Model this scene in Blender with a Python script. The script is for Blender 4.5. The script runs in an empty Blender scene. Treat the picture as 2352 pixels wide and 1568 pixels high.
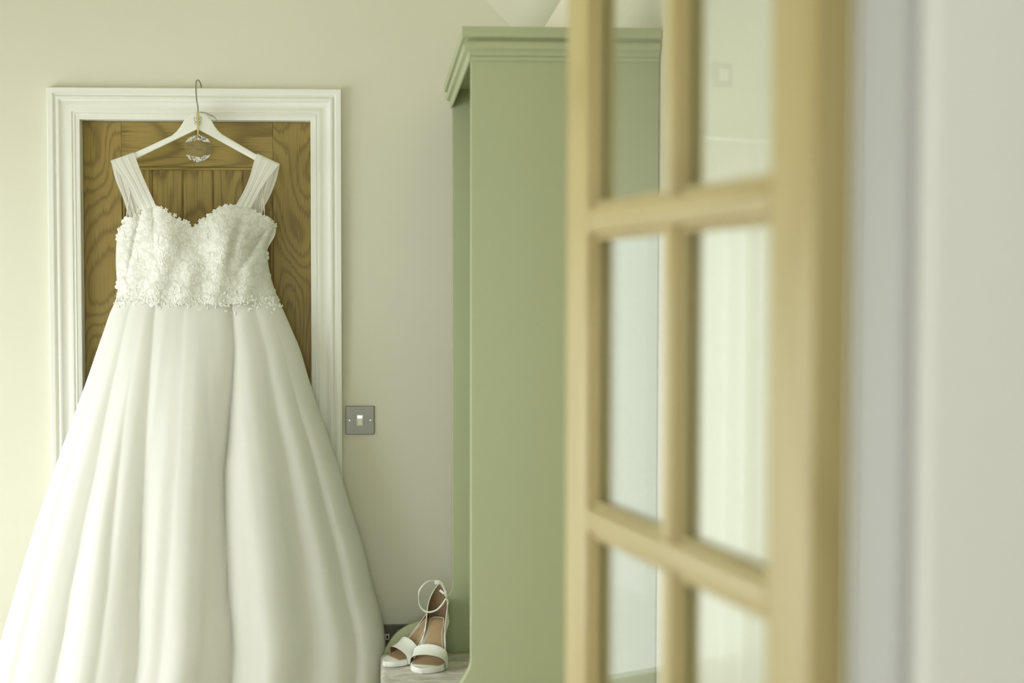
import bpy, bmesh, math, random
from mathutils import Vector, Matrix

# ------------------------------------------------------------------ camera
scene = bpy.context.scene
COL = scene.collection
FPX, PPX, PPY = 3000.0, 1020.0, 784.0          # focal length and principal point for a 2352 px wide frame
YAW = math.atan2(145.0, 3000.0)                # turned a little right of the room's depth direction
PITCH = math.atan2(122.0, 3000.0)              # tipped a little down
EYE = Vector((0.0, 0.0, 1.495))
fwd = Vector((math.sin(YAW) * math.cos(PITCH), math.cos(YAW) * math.cos(PITCH), -math.sin(PITCH)))
rgt = Vector((math.cos(YAW), -math.sin(YAW), 0.0))
upv = rgt.cross(fwd)
cam_data = bpy.data.cameras.new('camera')
cam = bpy.data.objects.new('camera', cam_data)
COL.objects.link(cam)
M = Matrix((rgt, upv, -fwd)).transposed().to_4x4()
M.translation = EYE
cam.matrix_world = M
cam_data.sensor_width = 36.0
cam_data.lens = FPX / 2352.0 * 36.0
cam_data.shift_x = (1176.0 - PPX) / 2352.0
cam_data.clip_start = 0.02
cam_data.dof.use_dof = True
cam_data.dof.focus_distance = 3.62
cam_data.dof.aperture_fstop = 1.9
scene.camera = cam

# ------------------------------------------------------------------ sky, lights, exposure
world = bpy.data.worlds.new('world')
scene.world = world
world.use_nodes = True
bg = world.node_tree.nodes['Background']
bg.inputs[0].default_value = (0.965, 0.975, 1.0, 1)
bg.inputs[1].default_value = 2.8

def area(name, loc, direction, sx, sy, power, color):
    d = bpy.data.lights.new(name, 'AREA')
    d.shape = 'RECTANGLE'
    d.size, d.size_y = sx, sy
    d.energy = power
    d.color = color
    o = bpy.data.objects.new(name, d)
    COL.objects.link(o)
    o.location = loc
    o.rotation_euler = Vector(direction).to_track_quat('-Z', 'Z').to_euler()
    return o

# daylight through the room's glazed opening on the left and through the hall window behind the camera
area('daylight_room_window', (-2.25, 2.40, 0.985), (1, 0, 0), 1.72, 2.45, 40.0, (0.925, 0.945, 1.0))
area('daylight_hall_window', (-0.45, -1.72, 1.45), (0.12, 1, 0), 1.1, 1.1, 13.5, (0.92, 0.96, 1.0))

vs = scene.view_settings
vs.view_transform = 'Standard'
vs.look = 'None'
vs.exposure = 0.0
vs.gamma = 1.0
vs.use_curve_mapping = False
scene.cycles.use_denoising = True
scene.cycles.max_bounces = 12
scene.cycles.diffuse_bounces = 7
scene.cycles.transparent_max_bounces = 24
scene.cycles.sample_clamp_indirect = 6.0

# ------------------------------------------------------------------ helpers
def at(px, py, Y):
    """World point at depth Y seen at that pixel of the photograph (used to read sizes off real planes)."""
    d = fwd + rgt * ((px - PPX) / FPX) + upv * ((PPY - py) / FPX)
    return EYE + d * (Y / d.y)

def lerp(a, b, t): return a + (b - a) * t
def clamp(x, a=0.0, b=1.0): return max(a, min(b, x))
def smooth(t):
    t = clamp(t); return t * t * (3 - 2 * t)
def interp(pts, x):
    """piecewise-linear lookup in a list of (x, value)"""
    if x <= pts[0][0]: return pts[0][1]
    for (x0, v0), (x1, v1) in zip(pts, pts[1:]):
        if x <= x1: return lerp(v0, v1, (x - x0) / (x1 - x0))
    return pts[-1][1]
def sinterp(pts, x):
    """smooth (Catmull-Rom) lookup"""
    if x <= pts[0][0]: return pts[0][1]
    n = len(pts)
    for i in range(n - 1):
        if x <= pts[i + 1][0]:
            x0, v0 = pts[i]; x1, v1 = pts[i + 1]
            m0 = (v1 - (pts[i - 1][1] if i > 0 else v0)) / (x1 - (pts[i - 1][0] if i > 0 else x0))
            m1 = ((pts[i + 2][1] if i + 2 < n else v1) - v0) / ((pts[i + 2][0] if i + 2 < n else x1) - x0)
            h = x1 - x0; t = (x - x0) / h
            return ((2*t**3 - 3*t*t + 1) * v0 + (t**3 - 2*t*t + t) * h * m0 + (-2*t**3 + 3*t*t) * v1 + (t**3 - t*t) * h * m1)
    return pts[-1][1]
def poly_at(pts, t):
    """point at fraction t of a polyline's length"""
    L = [0.0]
    for a, b in zip(pts, pts[1:]): L.append(L[-1] + math.dist(a, b))
    s = clamp(t) * L[-1]
    for i in range(len(pts) - 1):
        if s <= L[i + 1] or i == len(pts) - 2:
            k = (s - L[i]) / max(L[i + 1] - L[i], 1e-9)
            return tuple(lerp(p, q, k) for p, q in zip(pts[i], pts[i + 1]))

def thing(name, label, cat, loc=(0, 0, 0), rotz=0.0, group=None, kind=None):
    o = bpy.data.objects.new(name, None)
    o.empty_display_size = 0.05
    COL.objects.link(o)
    o.location = loc
    o.rotation_euler = (0, 0, rotz)
    tag(o, label, cat, group, kind)
    return o

def tag(o, label=None, cat=None, group=None, kind=None):
    if label: o['label'] = label
    if cat: o['category'] = cat
    if group: o['group'] = group
    if kind: o['kind'] = kind
    return o

def obj(name, bm, mat, parent=None, smoothing=False, local=False, label=None, kind=None, angle=None):
    """Links a bmesh as one object. Vertices are in world space unless local."""
    me = bpy.data.meshes.new(name)
    bmesh.ops.recalc_face_normals(bm, faces=bm.faces) if smoothing != 'keep' else None
    bm.to_mesh(me); bm.free()
    if smoothing:
        for p in me.polygons: p.use_smooth = True
    o = bpy.data.objects.new(name, me)
    COL.objects.link(o)
    for m in (mat if isinstance(mat, (list, tuple)) else [mat]): me.materials.append(m)
    if parent is not None:
        o.parent = parent
        if not local:
            chain = Matrix.Identity(4)
            p = parent
            while p is not None:
                chain = (Matrix.Translation(p.location) @ p.rotation_euler.to_matrix().to_4x4()) @ chain
                p = p.parent
            me.transform(chain.inverted())
    if angle is not None:
        me.set_sharp_from_angle(angle=math.radians(angle))
    tag(o, label, None, None, kind)
    return o

def box(bm, x0, x1, y0, y1, z0, z1, bevel=0.0, seg=2):
    vs_ = [bm.verts.new((x, y, z)) for x in (x0, x1) for y in (y0, y1) for z in (z0, z1)]
    idx = [(0, 1, 3, 2), (4, 6, 7, 5), (0, 4, 5, 1), (2, 3, 7, 6), (0, 2, 6, 4), (1, 5, 7, 3)]
    fs = [bm.faces.new([vs_[i] for i in f]) for f in idx]
    if bevel > 0:
        es = list({e for f in fs for e in f.edges})
        bmesh.ops.bevel(bm, geom=es, offset=bevel, segments=seg, profile=0.5, affect='EDGES')
    return vs_

def prism(bm, pts, axis, a0, a1, bevel=0.0, seg=2):
    """extrude a polygon (2-D points in the two other axes) along axis from a0 to a1"""
    def mk(p, a):
        if axis == 'y': return (p[0], a, p[1])
        if axis == 'x': return (a, p[0], p[1])
        return (p[0], p[1], a)
    lo = [bm.verts.new(mk(p, a0)) for p in pts]
    hi = [bm.verts.new(mk(p, a1)) for p in pts]
    n = len(pts)
    caps = [bm.faces.new(lo[::-1]), bm.faces.new(hi)]
    for i in range(n):
        bm.faces.new((lo[i], lo[(i + 1) % n], hi[(i + 1) % n], hi[i]))
    bmesh.ops.recalc_face_normals(bm, faces=bm.faces)
    if bevel > 0:
        es = list({e for f in caps for e in f.edges})
        bmesh.ops.bevel(bm, geom=es, offset=bevel, segments=seg, profile=0.5, affect='EDGES')

def grid(bm, fn, nu, nv, close_u=False):
    rows = []
    for j in range(nv + 1):
        rows.append([bm.verts.new(fn(i / nu, j / nv)) for i in range(nu + (0 if close_u else 1))])
    n = len(rows[0])
    for j in range(nv):
        for i in range(nu):
            a, b = rows[j][i], rows[j][(i + 1) % n]
            c, d = rows[j + 1][(i + 1) % n], rows[j + 1][i]
            bm.faces.new((a, b, c, d))
    return rows

def tube(bm, pts, r, seg=10, closed=False, flat=1.0, ref=None, caps=True):
    """sweep an ellipse (r across, r*flat along the ref direction) along 3-D points"""
    P = [Vector(p) for p in pts]
    n = len(P)
    rings = []
    prev = Vector(ref) if ref is not None else None
    for i in range(n):
        if closed: t = (P[(i + 1) % n] - P[i - 1]).normalized()
        else: t = (P[min(i + 1, n - 1)] - P[max(i - 1, 0)]).normalized()
        base = prev if prev is not None else (Vector((0, 0, 1)) if abs(t.z) < 0.9 else Vector((1, 0, 0)))
        a = (base - t * base.dot(t))
        if a.length < 1e-6: a = t.orthogonal()
        a.normalize()
        if ref is None: prev = a
        b = t.cross(a)
        rr = r(i / max(n - 1, 1)) if callable(r) else r
        rings.append([bm.verts.new(P[i] + (a * flat * math.cos(k * 2 * math.pi / seg) + b * math.sin(k * 2 * math.pi / seg)) * rr) for k in range(seg)])
    for i in range(n if closed else n - 1):
        A, B = rings[i], rings[(i + 1) % n]
        for k in range(seg):
            bm.faces.new((A[k], A[(k + 1) % seg], B[(k + 1) % seg], B[k]))
    if not closed and caps:
        bm.faces.new(rings[0][::-1]); bm.faces.new(rings[-1])

def spline(pts, n=8, closed=False):
    out = []
    m = len(pts)
    for i in range(m if closed else m - 1):
        g = lambda k: Vector(pts[k % m]) if closed else Vector(pts[max(0, min(m - 1, k))])
        p0, p1, p2, p3 = g(i - 1), g(i), g(i + 1), g(i + 2)
        for k in range(n):
            t = k / n
            out.append(0.5 * ((2 * p1) + (p2 - p0) * t + (2 * p0 - 5 * p1 + 4 * p2 - p3) * t * t + (3 * p1 - p0 - 3 * p2 + p3) * t ** 3))
    if not closed: out.append(Vector(pts[-1]))
    return out

# ------------------------------------------------------------------ materials
def lin(r, g, b):
    f = lambda c: ((c / 255 + 0.055) / 1.055) ** 2.4 if c > 10 else c / 255 / 12.92
    return (f(r), f(g), f(b), 1)

def new_mat(name):
    m = bpy.data.materials.new(name); m.use_nodes = True
    nt = m.node_tree
    b = nt.nodes['Principled BSDF']
    return m, nt, b

def paint(name, col, rough=0.6, var=0.03, bump=0.02, scale=60.0, spec=0.4, metal=0.0, sheen=0.0):
    m, nt, b = new_mat(name)
    tc = nt.nodes.new('ShaderNodeTexCoord')
    n1 = nt.nodes.new('ShaderNodeTexNoise'); n1.inputs['Scale'].default_value = 2.5; n1.inputs['Detail'].default_value = 4
    n2 = nt.nodes.new('ShaderNodeTexNoise'); n2.inputs['Scale'].default_value = scale; n2.inputs['Detail'].default_value = 3
    nt.links.new(tc.outputs['Object'], n1.inputs['Vector']); nt.links.new(tc.outputs['Object'], n2.inputs['Vector'])
    mx = nt.nodes.new('ShaderNodeMix'); mx.data_type = 'RGBA'
    mx.inputs['A'].default_value = tuple(c * (1 - var) for c in col[:3]) + (1,)
    mx.inputs['B'].default_value = tuple(min(1, c * (1 + var)) for c in col[:3]) + (1,)
    nt.links.new(n1.outputs[0], mx.inputs['Factor'])
    nt.links.new(mx.outputs['Result'], b.inputs['Base Color'])
    bp = nt.nodes.new('ShaderNodeBump'); bp.inputs['Strength'].default_value = bump; bp.inputs['Distance'].default_value = 0.01
    nt.links.new(n2.outputs[0], bp.inputs['Height']); nt.links.new(bp.outputs[0], b.inputs['Normal'])
    b.inputs['Roughness'].default_value = rough
    b.inputs['Specular IOR Level'].default_value = spec
    b.inputs['Metallic'].default_value = metal
    b.inputs['Sheen Weight'].default_value = sheen
    return m

def wood(name, c0, c1, c2, grain='z', scale=1.0, bands=7.0, rough=0.45, seed=0.0, strength=1.0):
    """oak: contour lines of stretched noise (cathedral figure) over fine fibres"""
    m, nt, b = new_mat(name)
    L = nt.links.new
    tc = nt.nodes.new('ShaderNodeTexCoord')
    mp = nt.nodes.new('ShaderNodeMapping')
    s = {'z': (1, 1, 0.30), 'x': (0.20, 1, 1), 'y': (1, 0.2, 1)}[grain]
    mp.inputs['Scale'].default_value = tuple(8.0 * scale * k for k in s)
    mp.inputs['Location'].default_value = (seed, seed * 1.7, seed * 0.6)
    L(tc.outputs['Object'], mp.inputs['Vector'])
    big = nt.nodes.new('ShaderNodeTexNoise'); big.inputs['Scale'].default_value = 1.0; big.inputs['Detail'].default_value = 1.0; big.inputs['Roughness'].default_value = 0.35
    L(mp.outputs[0], big.inputs['Vector'])
    mp2 = nt.nodes.new('ShaderNodeMapping')
    s2 = {'z': (1, 1, 0.03), 'x': (0.03, 1, 1), 'y': (1, 0.03, 1)}[grain]
    mp2.inputs['Scale'].default_value = tuple(260 * k for k in s2)
    L(tc.outputs['Object'], mp2.inputs['Vector'])
    fib = nt.nodes.new('ShaderNodeTexNoise'); fib.inputs['Scale'].default_value = 1.0; fib.inputs['Detail'].default_value = 3
    L(mp2.outputs[0], fib.inputs['Vector'])
    rag = nt.nodes.new('ShaderNodeMath'); rag.operation = 'MULTIPLY_ADD'; rag.inputs[1].default_value = 0.055
    L(fib.outputs[0], rag.inputs[0]); L(big.outputs[0], rag.inputs[2])
    mul = nt.nodes.new('ShaderNodeMath'); mul.operation = 'MULTIPLY'; mul.inputs[1].default_value = bands * 6.28
    L(rag.outputs[0], mul.inputs[0])
    sn = nt.nodes.new('ShaderNodeMath'); sn.operation = 'SINE'; L(mul.outputs[0], sn.inputs[0])
    mr = nt.nodes.new('ShaderNodeMapRange'); mr.inputs['From Min'].default_value = -1; mr.inputs['From Max'].default_value = 1
    L(sn.outputs[0], mr.inputs['Value'])
    pw = nt.nodes.new('ShaderNodeMath'); pw.operation = 'POWER'; pw.inputs[1].default_value = 3.0; L(mr.outputs[0], pw.inputs[0])
    mx = nt.nodes.new('ShaderNodeMix'); mx.data_type = 'RGBA'
    mx.inputs['A'].default_value = c0; mx.inputs['B'].default_value = c1
    fs = nt.nodes.new('ShaderNodeMath'); fs.operation = 'MULTIPLY'; fs.inputs[1].default_value = strength
    L(pw.outputs[0], fs.inputs[0]); L(fs.outputs[0], mx.inputs['Factor'])
    mx2 = nt.nodes.new('ShaderNodeMix'); mx2.data_type = 'RGBA'
    mx2.inputs['B'].default_value = c2
    L(mx.outputs['Result'], mx2.inputs['A'])
    fr = nt.nodes.new('ShaderNodeMapRange'); fr.inputs['From Min'].default_value = 0.48; fr.inputs['From Max'].default_value = 0.75
    fr.inputs['To Max'].default_value = 0.6 * strength
    L(fib.outputs[0], fr.inputs['Value']); L(fr.outputs[0], mx2.inputs['Factor'])
    L(mx2.outputs['Result'], b.inputs['Base Color'])
    bp = nt.nodes.new('ShaderNodeBump'); bp.inputs['Strength'].default_value = 0.12; bp.inputs['Distance'].default_value = 0.002
    L(fib.outputs[0], bp.inputs['Height']); L(bp.outputs[0], b.inputs['Normal'])
    b.inputs['Roughness'].default_value = rough
    b.inputs['Specular IOR Level'].default_value = 0.35
    return m

def fabric(name, col, transl=0.25, transp=0.0, bump=0.15, scale=500.0, rough=0.7, weave=True, glint=0.0):
    m, nt, b = new_mat(name)
    L = nt.links.new
    out = nt.nodes['Material Output']
    tc = nt.nodes.new('ShaderNodeTexCoord')
    n = nt.nodes.new('ShaderNodeTexNoise'); n.inputs['Scale'].default_value = scale; n.inputs['Detail'].default_value = 2
    L(tc.outputs['Object'], n.inputs['Vector'])
    bp = nt.nodes.new('ShaderNodeBump'); bp.inputs['Strength'].default_value = bump; bp.inputs['Distance'].default_value = 0.001
    L(n.outputs[0], bp.inputs['Height']); L(bp.outputs[0], b.inputs['Normal'])
    b.inputs['Base Color'].default_value = col
    b.inputs['Roughness'].default_value = rough
    b.inputs['Specular IOR Level'].default_value = 0.2
    b.inputs['Sheen Weight'].default_value = 0.15
    tr = nt.nodes.new('ShaderNodeBsdfTranslucent'); tr.inputs['Color'].default_value = col
    mx = nt.nodes.new('ShaderNodeMixShader'); mx.inputs[0].default_value = transl
    L(b.outputs[0], mx.inputs[1]); L(tr.outputs[0], mx.inputs[2])
    last = mx
    if transp > 0:
        tp = nt.nodes.new('ShaderNodeBsdfTransparent')
        m2 = nt.nodes.new('ShaderNodeMixShader'); m2.inputs[0].default_value = transp
        L(last.outputs[0], m2.inputs[1]); L(tp.outputs[0], m2.inputs[2]); last = m2
    L(last.outputs[0], out.inputs['Surface'])
    return m

def glass(name, tint=(0.96, 0.98, 0.96, 1), refl=1.0):
    m = bpy.data.materials.new(name); m.use_nodes = True
    nt = m.node_tree; nt.nodes.clear()
    out = nt.nodes.new('ShaderNodeOutputMaterial')
    tp = nt.nodes.new('ShaderNodeBsdfTransparent'); tp.inputs[0].default_value = tint
    gl = nt.nodes.new('ShaderNodeBsdfGlossy'); gl.inputs['Roughness'].default_value = 0.0
    fr = nt.nodes.new('ShaderNodeFresnel'); fr.inputs['IOR'].default_value = 1.5
    geo = nt.nodes.new('ShaderNodeNewGeometry')
    # the same Fresnel curve on both faces of the pane
    mi = nt.nodes.new('ShaderNodeMath'); mi.operation = 'MULTIPLY'; mi.inputs[1].default_value = -1.0
    vm = nt.nodes.new('ShaderNodeMapRange')
    ior = nt.nodes.new('ShaderNodeMix'); ior.data_type = 'FLOAT'
    ior.inputs['A'].default_value = 1.5; ior.inputs['B'].default_value = 1 / 1.5
    nt.links.new(geo.outputs['Backfacing'], ior.inputs['Factor'])
    nt.links.new(ior.outputs['Result'], fr.inputs['IOR'])
    mx = nt.nodes.new('ShaderNodeMixShader')
    nt.links.new(fr.outputs[0], mx.inputs[0])
    nt.links.new(tp.outputs[0], mx.inputs[1]); nt.links.new(gl.outputs[0], mx.inputs[2])
    nt.links.new(mx.outputs[0], out.inputs['Surface'])
    nt.nodes.remove(mi); nt.nodes.remove(vm)
    return m

WALL = paint('cream_wall_paint', (0.74, 0.73, 0.61, 1), 0.75, 0.02, 0.02, 90)
HALLWALL = paint('hall_wall_paint', (0.85, 0.86, 0.80, 1), 0.7, 0.01, 0.02, 90)
CEIL = paint('ceiling_paint', (0.72, 0.70, 0.57, 1), 0.8, 0.01, 0.02, 90)
GLOSS = paint('white_gloss_paint', (0.86, 0.86, 0.80, 1), 0.35, 0.01, 0.01, 40)
SAGE = paint('sage_green_paint', (0.42, 0.455, 0.28, 1), 0.45, 0.02, 0.015, 50, spec=0.35)
OAKD = lin(112, 94, 44); OAKM = lin(158, 137, 74); OAKL = lin(92, 76, 34)
OAK_V = wood('oak_grain_upright', OAKM, OAKD, OAKL, 'z', 1.0, 6.0, seed=3.1)
OAK_VB = wood('oak_grain_upright_bold', OAKM, OAKD, OAKL, 'z', 1.0, 17.0, seed=11.3, strength=0.6)
OAK_H = wood('oak_grain_level', OAKM, OAKD, OAKL, 'x', 0.9, 11.0, seed=5.7, strength=0.7)
OAK_P = [wood('oak_plank_grain', OAKM, lin(126, 104, 54), OAKL, 'z', 1.5, 7.0, seed=k * 4.37 + 1, strength=0.9) for k in range(5)]
PALE = dict(c0=lin(192, 176, 124), c1=lin(177, 160, 106), c2=lin(166, 149, 96))
POAK_V = wood('pale_oak_grain_upright', PALE['c0'], PALE['c1'], PALE['c2'], 'z', 1.0, 4.0, 0.4, seed=2.2, strength=0.6)
POAK_H = wood('pale_oak_grain_level', PALE['c0'], PALE['c1'], PALE['c2'], 'x', 1.0, 4.0, 0.4, seed=7.2, strength=0.6)
FLOORW = wood('floor_oak_grain', lin(160, 140, 96), lin(138, 116, 74), lin(120, 98, 58), 'y', 0.6, 4.0, 0.4)
GREY = paint('pale_grey_stop', (0.49, 0.50, 0.48, 1), 0.5, 0.01, 0.01, 40)
GLASSM = glass('window_glass')
STEEL = paint('brushed_steel', (0.30, 0.30, 0.26, 1), 0.42, 0.03, 0.01, 200, spec=0.5, metal=0.75)
STEELD = paint('dark_steel', (0.16, 0.16, 0.13, 1), 0.45, 0.03, 0.01, 200, spec=0.5, metal=0.6)
CHROME = paint('polished_metal', (0.62, 0.61, 0.55, 1), 0.22, 0.01, 0.0, 200, spec=0.5, metal=1.0)
WIRE = paint('hook_wire_metal', (0.38, 0.36, 0.28, 1), 0.3, 0.01, 0.0, 200, spec=0.5, metal=0.9)
BLACK = paint('black_plastic', (0.012, 0.012, 0.01, 1), 0.5)
WHITEP = paint('white_plastic', (0.80, 0.80, 0.72, 1), 0.35)
HANGW = paint('hanger_white_paint', (0.84, 0.84, 0.77, 1), 0.4, 0.01, 0.01)
SATIN = fabric('ivory_satin_lining', (0.88, 0.87, 0.80, 1), 0.12, 0, 0.1, 400, 0.6)
TULLE = fabric('gathered_tulle', (0.90, 0.90, 0.84, 1), 0.30, 0.03, 0.25, 700, 0.8)
SKIRT = fabric('skirt_satin', (0.95, 0.95, 0.91, 1), 0.22, 0, 0.05, 300, 0.75)
ORGANZA = fabric('organza', (0.97, 0.97, 0.94, 1), 0.40, 0.40, 0.05, 500, 0.7)
LACE = fabric('corded_lace', (0.90, 0.90, 0.84, 1), 0.1, 0, 0.3, 900, 0.55)
LACEB = fabric('bodice_net_ground', (0.81, 0.81, 0.74, 1), 0.12, 0, 0.5, 650, 0.75)
SEQUIN = paint('sequin_shine', (0.97, 0.97, 0.93, 1), 0.06, 0.0, 0.0, spec=1.0, metal=0.0)
GOLD = paint('gold_twine', (0.66, 0.56, 0.28, 1), 0.5, 0.1, 0.3, 900, metal=0.2)
SHOEW = paint('white_shoe_leather', (0.88, 0.885, 0.83, 1), 0.4, 0.01, 0.05, 300)
SHOET = paint('tan_insole_leather', lin(178, 152, 118), 0.5, 0.04, 0.05, 300)
SHOEB = paint('brown_shoe_lining', lin(118, 95, 66), 0.6, 0.04, 0.05, 300)
BUCKLE = paint('brass_buckle_metal', (0.55, 0.46, 0.2, 1), 0.25, 0.0, 0.0, metal=1.0)
INK = paint('engraved_ink', (0.10, 0.09, 0.05, 1), 0.6)

def velvet():
    m, nt, b = new_mat('crushed_velvet')
    L = nt.links.new
    tc = nt.nodes.new('ShaderNodeTexCoord')
    mp = nt.nodes.new('ShaderNodeMapping'); mp.inputs['Scale'].default_value = (14, 26, 14)
    L(tc.outputs['Object'], mp.inputs['Vector'])
    n = nt.nodes.new('ShaderNodeTexNoise'); n.inputs['Scale'].default_value = 1.0; n.inputs['Detail'].default_value = 6; n.inputs['Distortion'].default_value = 1.2
    L(mp.outputs[0], n.inputs['Vector'])
    cr = nt.nodes.new('ShaderNodeValToRGB')
    cr.color_ramp.elements[0].position = 0.36; cr.color_ramp.elements[0].color = (0.36, 0.325, 0.23, 1)
    cr.color_ramp.elements[1].position = 0.58; cr.color_ramp.elements[1].color = (0.66, 0.62, 0.50, 1)
    L(n.outputs[0], cr.inputs[0]); L(cr.outputs[0], b.inputs['Base Color'])
    bp = nt.nodes.new('ShaderNodeBump'); bp.inputs['Strength'].default_value = 0.25; bp.inputs['Distance'].default_value = 0.004
    L(n.outputs[0], bp.inputs['Height']); L(bp.outputs[0], b.inputs['Normal'])
    b.inputs['Roughness'].default_value = 0.8; b.inputs['Sheen Weight'].default_value = 0.5
    return m
VELVET = velvet()

# ------------------------------------------------------------------ room shell
WALLY = 3.80                     # far wall
RX = 0.625                       # right wall
LX = -2.10                       # left wall
corner = at(1220, 110, WALLY)    # where the sloping ceiling meets the low flat strip
CX, CZ = corner.x, corner.z
EZ = 2.50                        # left eave
AX = ((CZ + 1.03 * CX) - (EZ - 1.03 * LX)) / 2.06    # ridge
AZ = CZ + 1.03 * (CX - AX)
NW0, NW1 = 0.955, 1.095          # wall with the doorway: hall face, room face
JX = 0.400                       # right jamb face
LJX = -0.70                      # left jamb face
DOORH = 2.03

bm = bmesh.new(); box(bm, -2.4, 1.5, -2.0, WALLY + 0.3, -0.1, 0.0)
obj('floor', bm, FLOORW); tag(bpy.data.objects['floor'], 'pale oak floor of the room and the hall', 'floor', kind='structure')
# planked doorway cut in the far wall
OL = at(187.5, 560, WALLY).x; OR = at(715, 560, WALLY).x; OT = at(450, 276.5, WALLY).z
bm = bmesh.new()
VX0, VX1, VZ0, VZ1 = -2.06, -1.24, 0.12, 1.78
prism(bm, [(VX1, 0), (OL - 0.02, 0), (OL - 0.02, OT + 0.02), (OR + 0.02, OT + 0.02), (OR + 0.02, 0), (RX + 0.1, 0), (RX + 0.1, CZ), (CX, CZ), (AX, AZ), (VX1, CZ + 1.03 * (CX - AX) - 1.03 * (AX - VX1))], 'y', WALLY, WALLY + 0.12)
prism(bm, [(LX, 0), (VX0, 0), (VX0, EZ + 1.03 * (VX0 - LX)), (LX, EZ)], 'y', WALLY, WALLY + 0.12)
prism(bm, [(VX0, 0), (VX1, 0), (VX1, VZ0), (VX0, VZ0)], 'y', WALLY, WALLY + 0.12)
prism(bm, [(VX0, VZ1), (VX1, VZ1), (VX1, EZ + 1.03 * (VX1 - LX)), (VX0, EZ + 1.03 * (VX0 - LX))], 'y', WALLY, WALLY + 0.12)
o = obj('wall_far', bm, WALL); tag(o, 'cream painted far wall around the white door frame', 'wall', kind='structure')
bm = bmesh.new(); box(bm, RX, RX + 0.1, NW1, WALLY, 0, CZ)
o = obj('wall_right', bm, WALL); tag(o, 'cream wall behind the green hall bench', 'wall', kind='structure')
WY0, WY1, WZ0, WZ1 = 1.22, 3.62, 0.12, 1.85
bm = bmesh.new()
t = 0.14
box(bm, LX - t, LX, NW1, WY0, 0, EZ + 0.1); box(bm, LX - t, LX, WY1, WALLY, 0, EZ + 0.1)
box(bm, LX - t, LX, WY0, WY1, 0, WZ0); box(bm, LX - t, LX, WY0, WY1, WZ1, EZ + 0.1)
o = obj('wall_left', bm, WALL); tag(o, 'cream wall with a wide window, outside the view on the left', 'wall', kind='structure')
# ceiling: low flat strip at the right, then up to the ridge and down to the left
bm = bmesh.new()
WT = 2.46                        # top of an opening added to brighten the strip over the bench
RY0, RY1 = 2.95, 3.76
prism(bm, [(CX, CZ), (AX, AZ), (LX - 0.2, EZ - 0.2), (LX - 0.2, EZ - 0.05), (AX, AZ + 0.12), (CX + 0.0005, WT)], 'y', NW0, WALLY)
box(bm, CX - 0.02, RX + 0.1, NW0, RY0, WT, WT + 0.1); box(bm, CX - 0.02, RX + 0.1, RY1, WALLY, WT, WT + 0.1)
box(bm, RX, RX + 0.1, NW1, WALLY, CZ, WT); box(bm, CX, RX + 0.1, WALLY, WALLY + 0.12, CZ, WT); box(bm, CX, RX + 0.1, NW0, NW1, CZ, WT)
o = obj('ceiling', bm, CEIL); tag(o, 'cream sloping ceiling with an added opening that brightens the strip above the bench', 'ceiling', kind='structure')
# wall with the doorway the camera looks through
bm = bmesh.new()
prism(bm, [(LX, 0), (LJX - 0.02, 0), (LJX - 0.02, DOORH + 0.02), (JX + 0.02, DOORH + 0.02), (JX + 0.02, 0), (1.3, 0), (1.3, 2.5), (CX, 2.5), (AX, AZ), (LX, EZ)], 'y', NW0, NW1)
o = obj('wall_near', bm, HALLWALL); tag(o, 'pale wall around the near doorway at the right edge', 'wall', kind='structure')
# hall behind the camera
bm = bmesh.new(); box(bm, 1.2, 1.3, -1.6, NW0, 0, 2.5)
o = obj('wall_hall_right', bm, HALLWALL); tag(o, 'pale hall wall behind the camera, right side', 'wall', kind='structure')
bm = bmesh.new(); box(bm, -1.7, -1.6, -1.6, NW0, 0, 2.5)
o = obj('wall_hall_left', bm, HALLWALL); tag(o, 'pale hall wall behind the camera, left side', 'wall', kind='structure')
bm = bmesh.new()
box(bm, -1.7, -1.05, -1.7, -1.6, 0, 2.5); box(bm, 0.15, 1.3, -1.7, -1.6, 0, 2.5); box(bm, -1.05, 0.15, -1.7, -1.6, 0, 0.85); box(bm, -1.05, 0.15, -1.7, -1.6, 2.05, 2.5)
o = obj('wall_hall_back', bm, HALLWALL); tag(o, 'pale hall wall with a window, behind the camera', 'wall', kind='structure')
bm = bmesh.new(); box(bm, -1.7, 1.3, -1.7, NW0, 2.5, 2.6)
o = obj('ceiling_hall', bm, CEIL); tag(o, 'flat hall ceiling above the camera', 'ceiling', kind='structure')

# window in the left wall: frame, mullions, panes, drapes
w1 = thing('window_1', 'wide white framed window lighting the dress from the left', 'window', (LX - 0.12, (WY0 + WY1) / 2, WZ0), kind='structure')
bm = bmesh.new()
for (a, b_, c, d) in ((WY0, WY0 + 0.06, WZ0, WZ1), (WY1 - 0.06, WY1, WZ0, WZ1), (WY0, WY1, WZ0, WZ0 + 0.06), (WY0, WY1, WZ1 - 0.06, WZ1), (2.57, 2.63, WZ0, WZ1)):
    box(bm, LX - 0.13, LX - 0.07, a, b_, c, d, 0.004)
obj('window_frame', bm, GLOSS, w1)
for (a, b_) in ((WY0 + 0.06, 2.57), (2.63, WY1 - 0.06)):
    bm = bmesh.new(); box(bm, LX - 0.104, LX - 0.100, a, b_, WZ0 + 0.06, WZ1 - 0.06)
    obj('pane', bm, GLASSM, w1)

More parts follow.
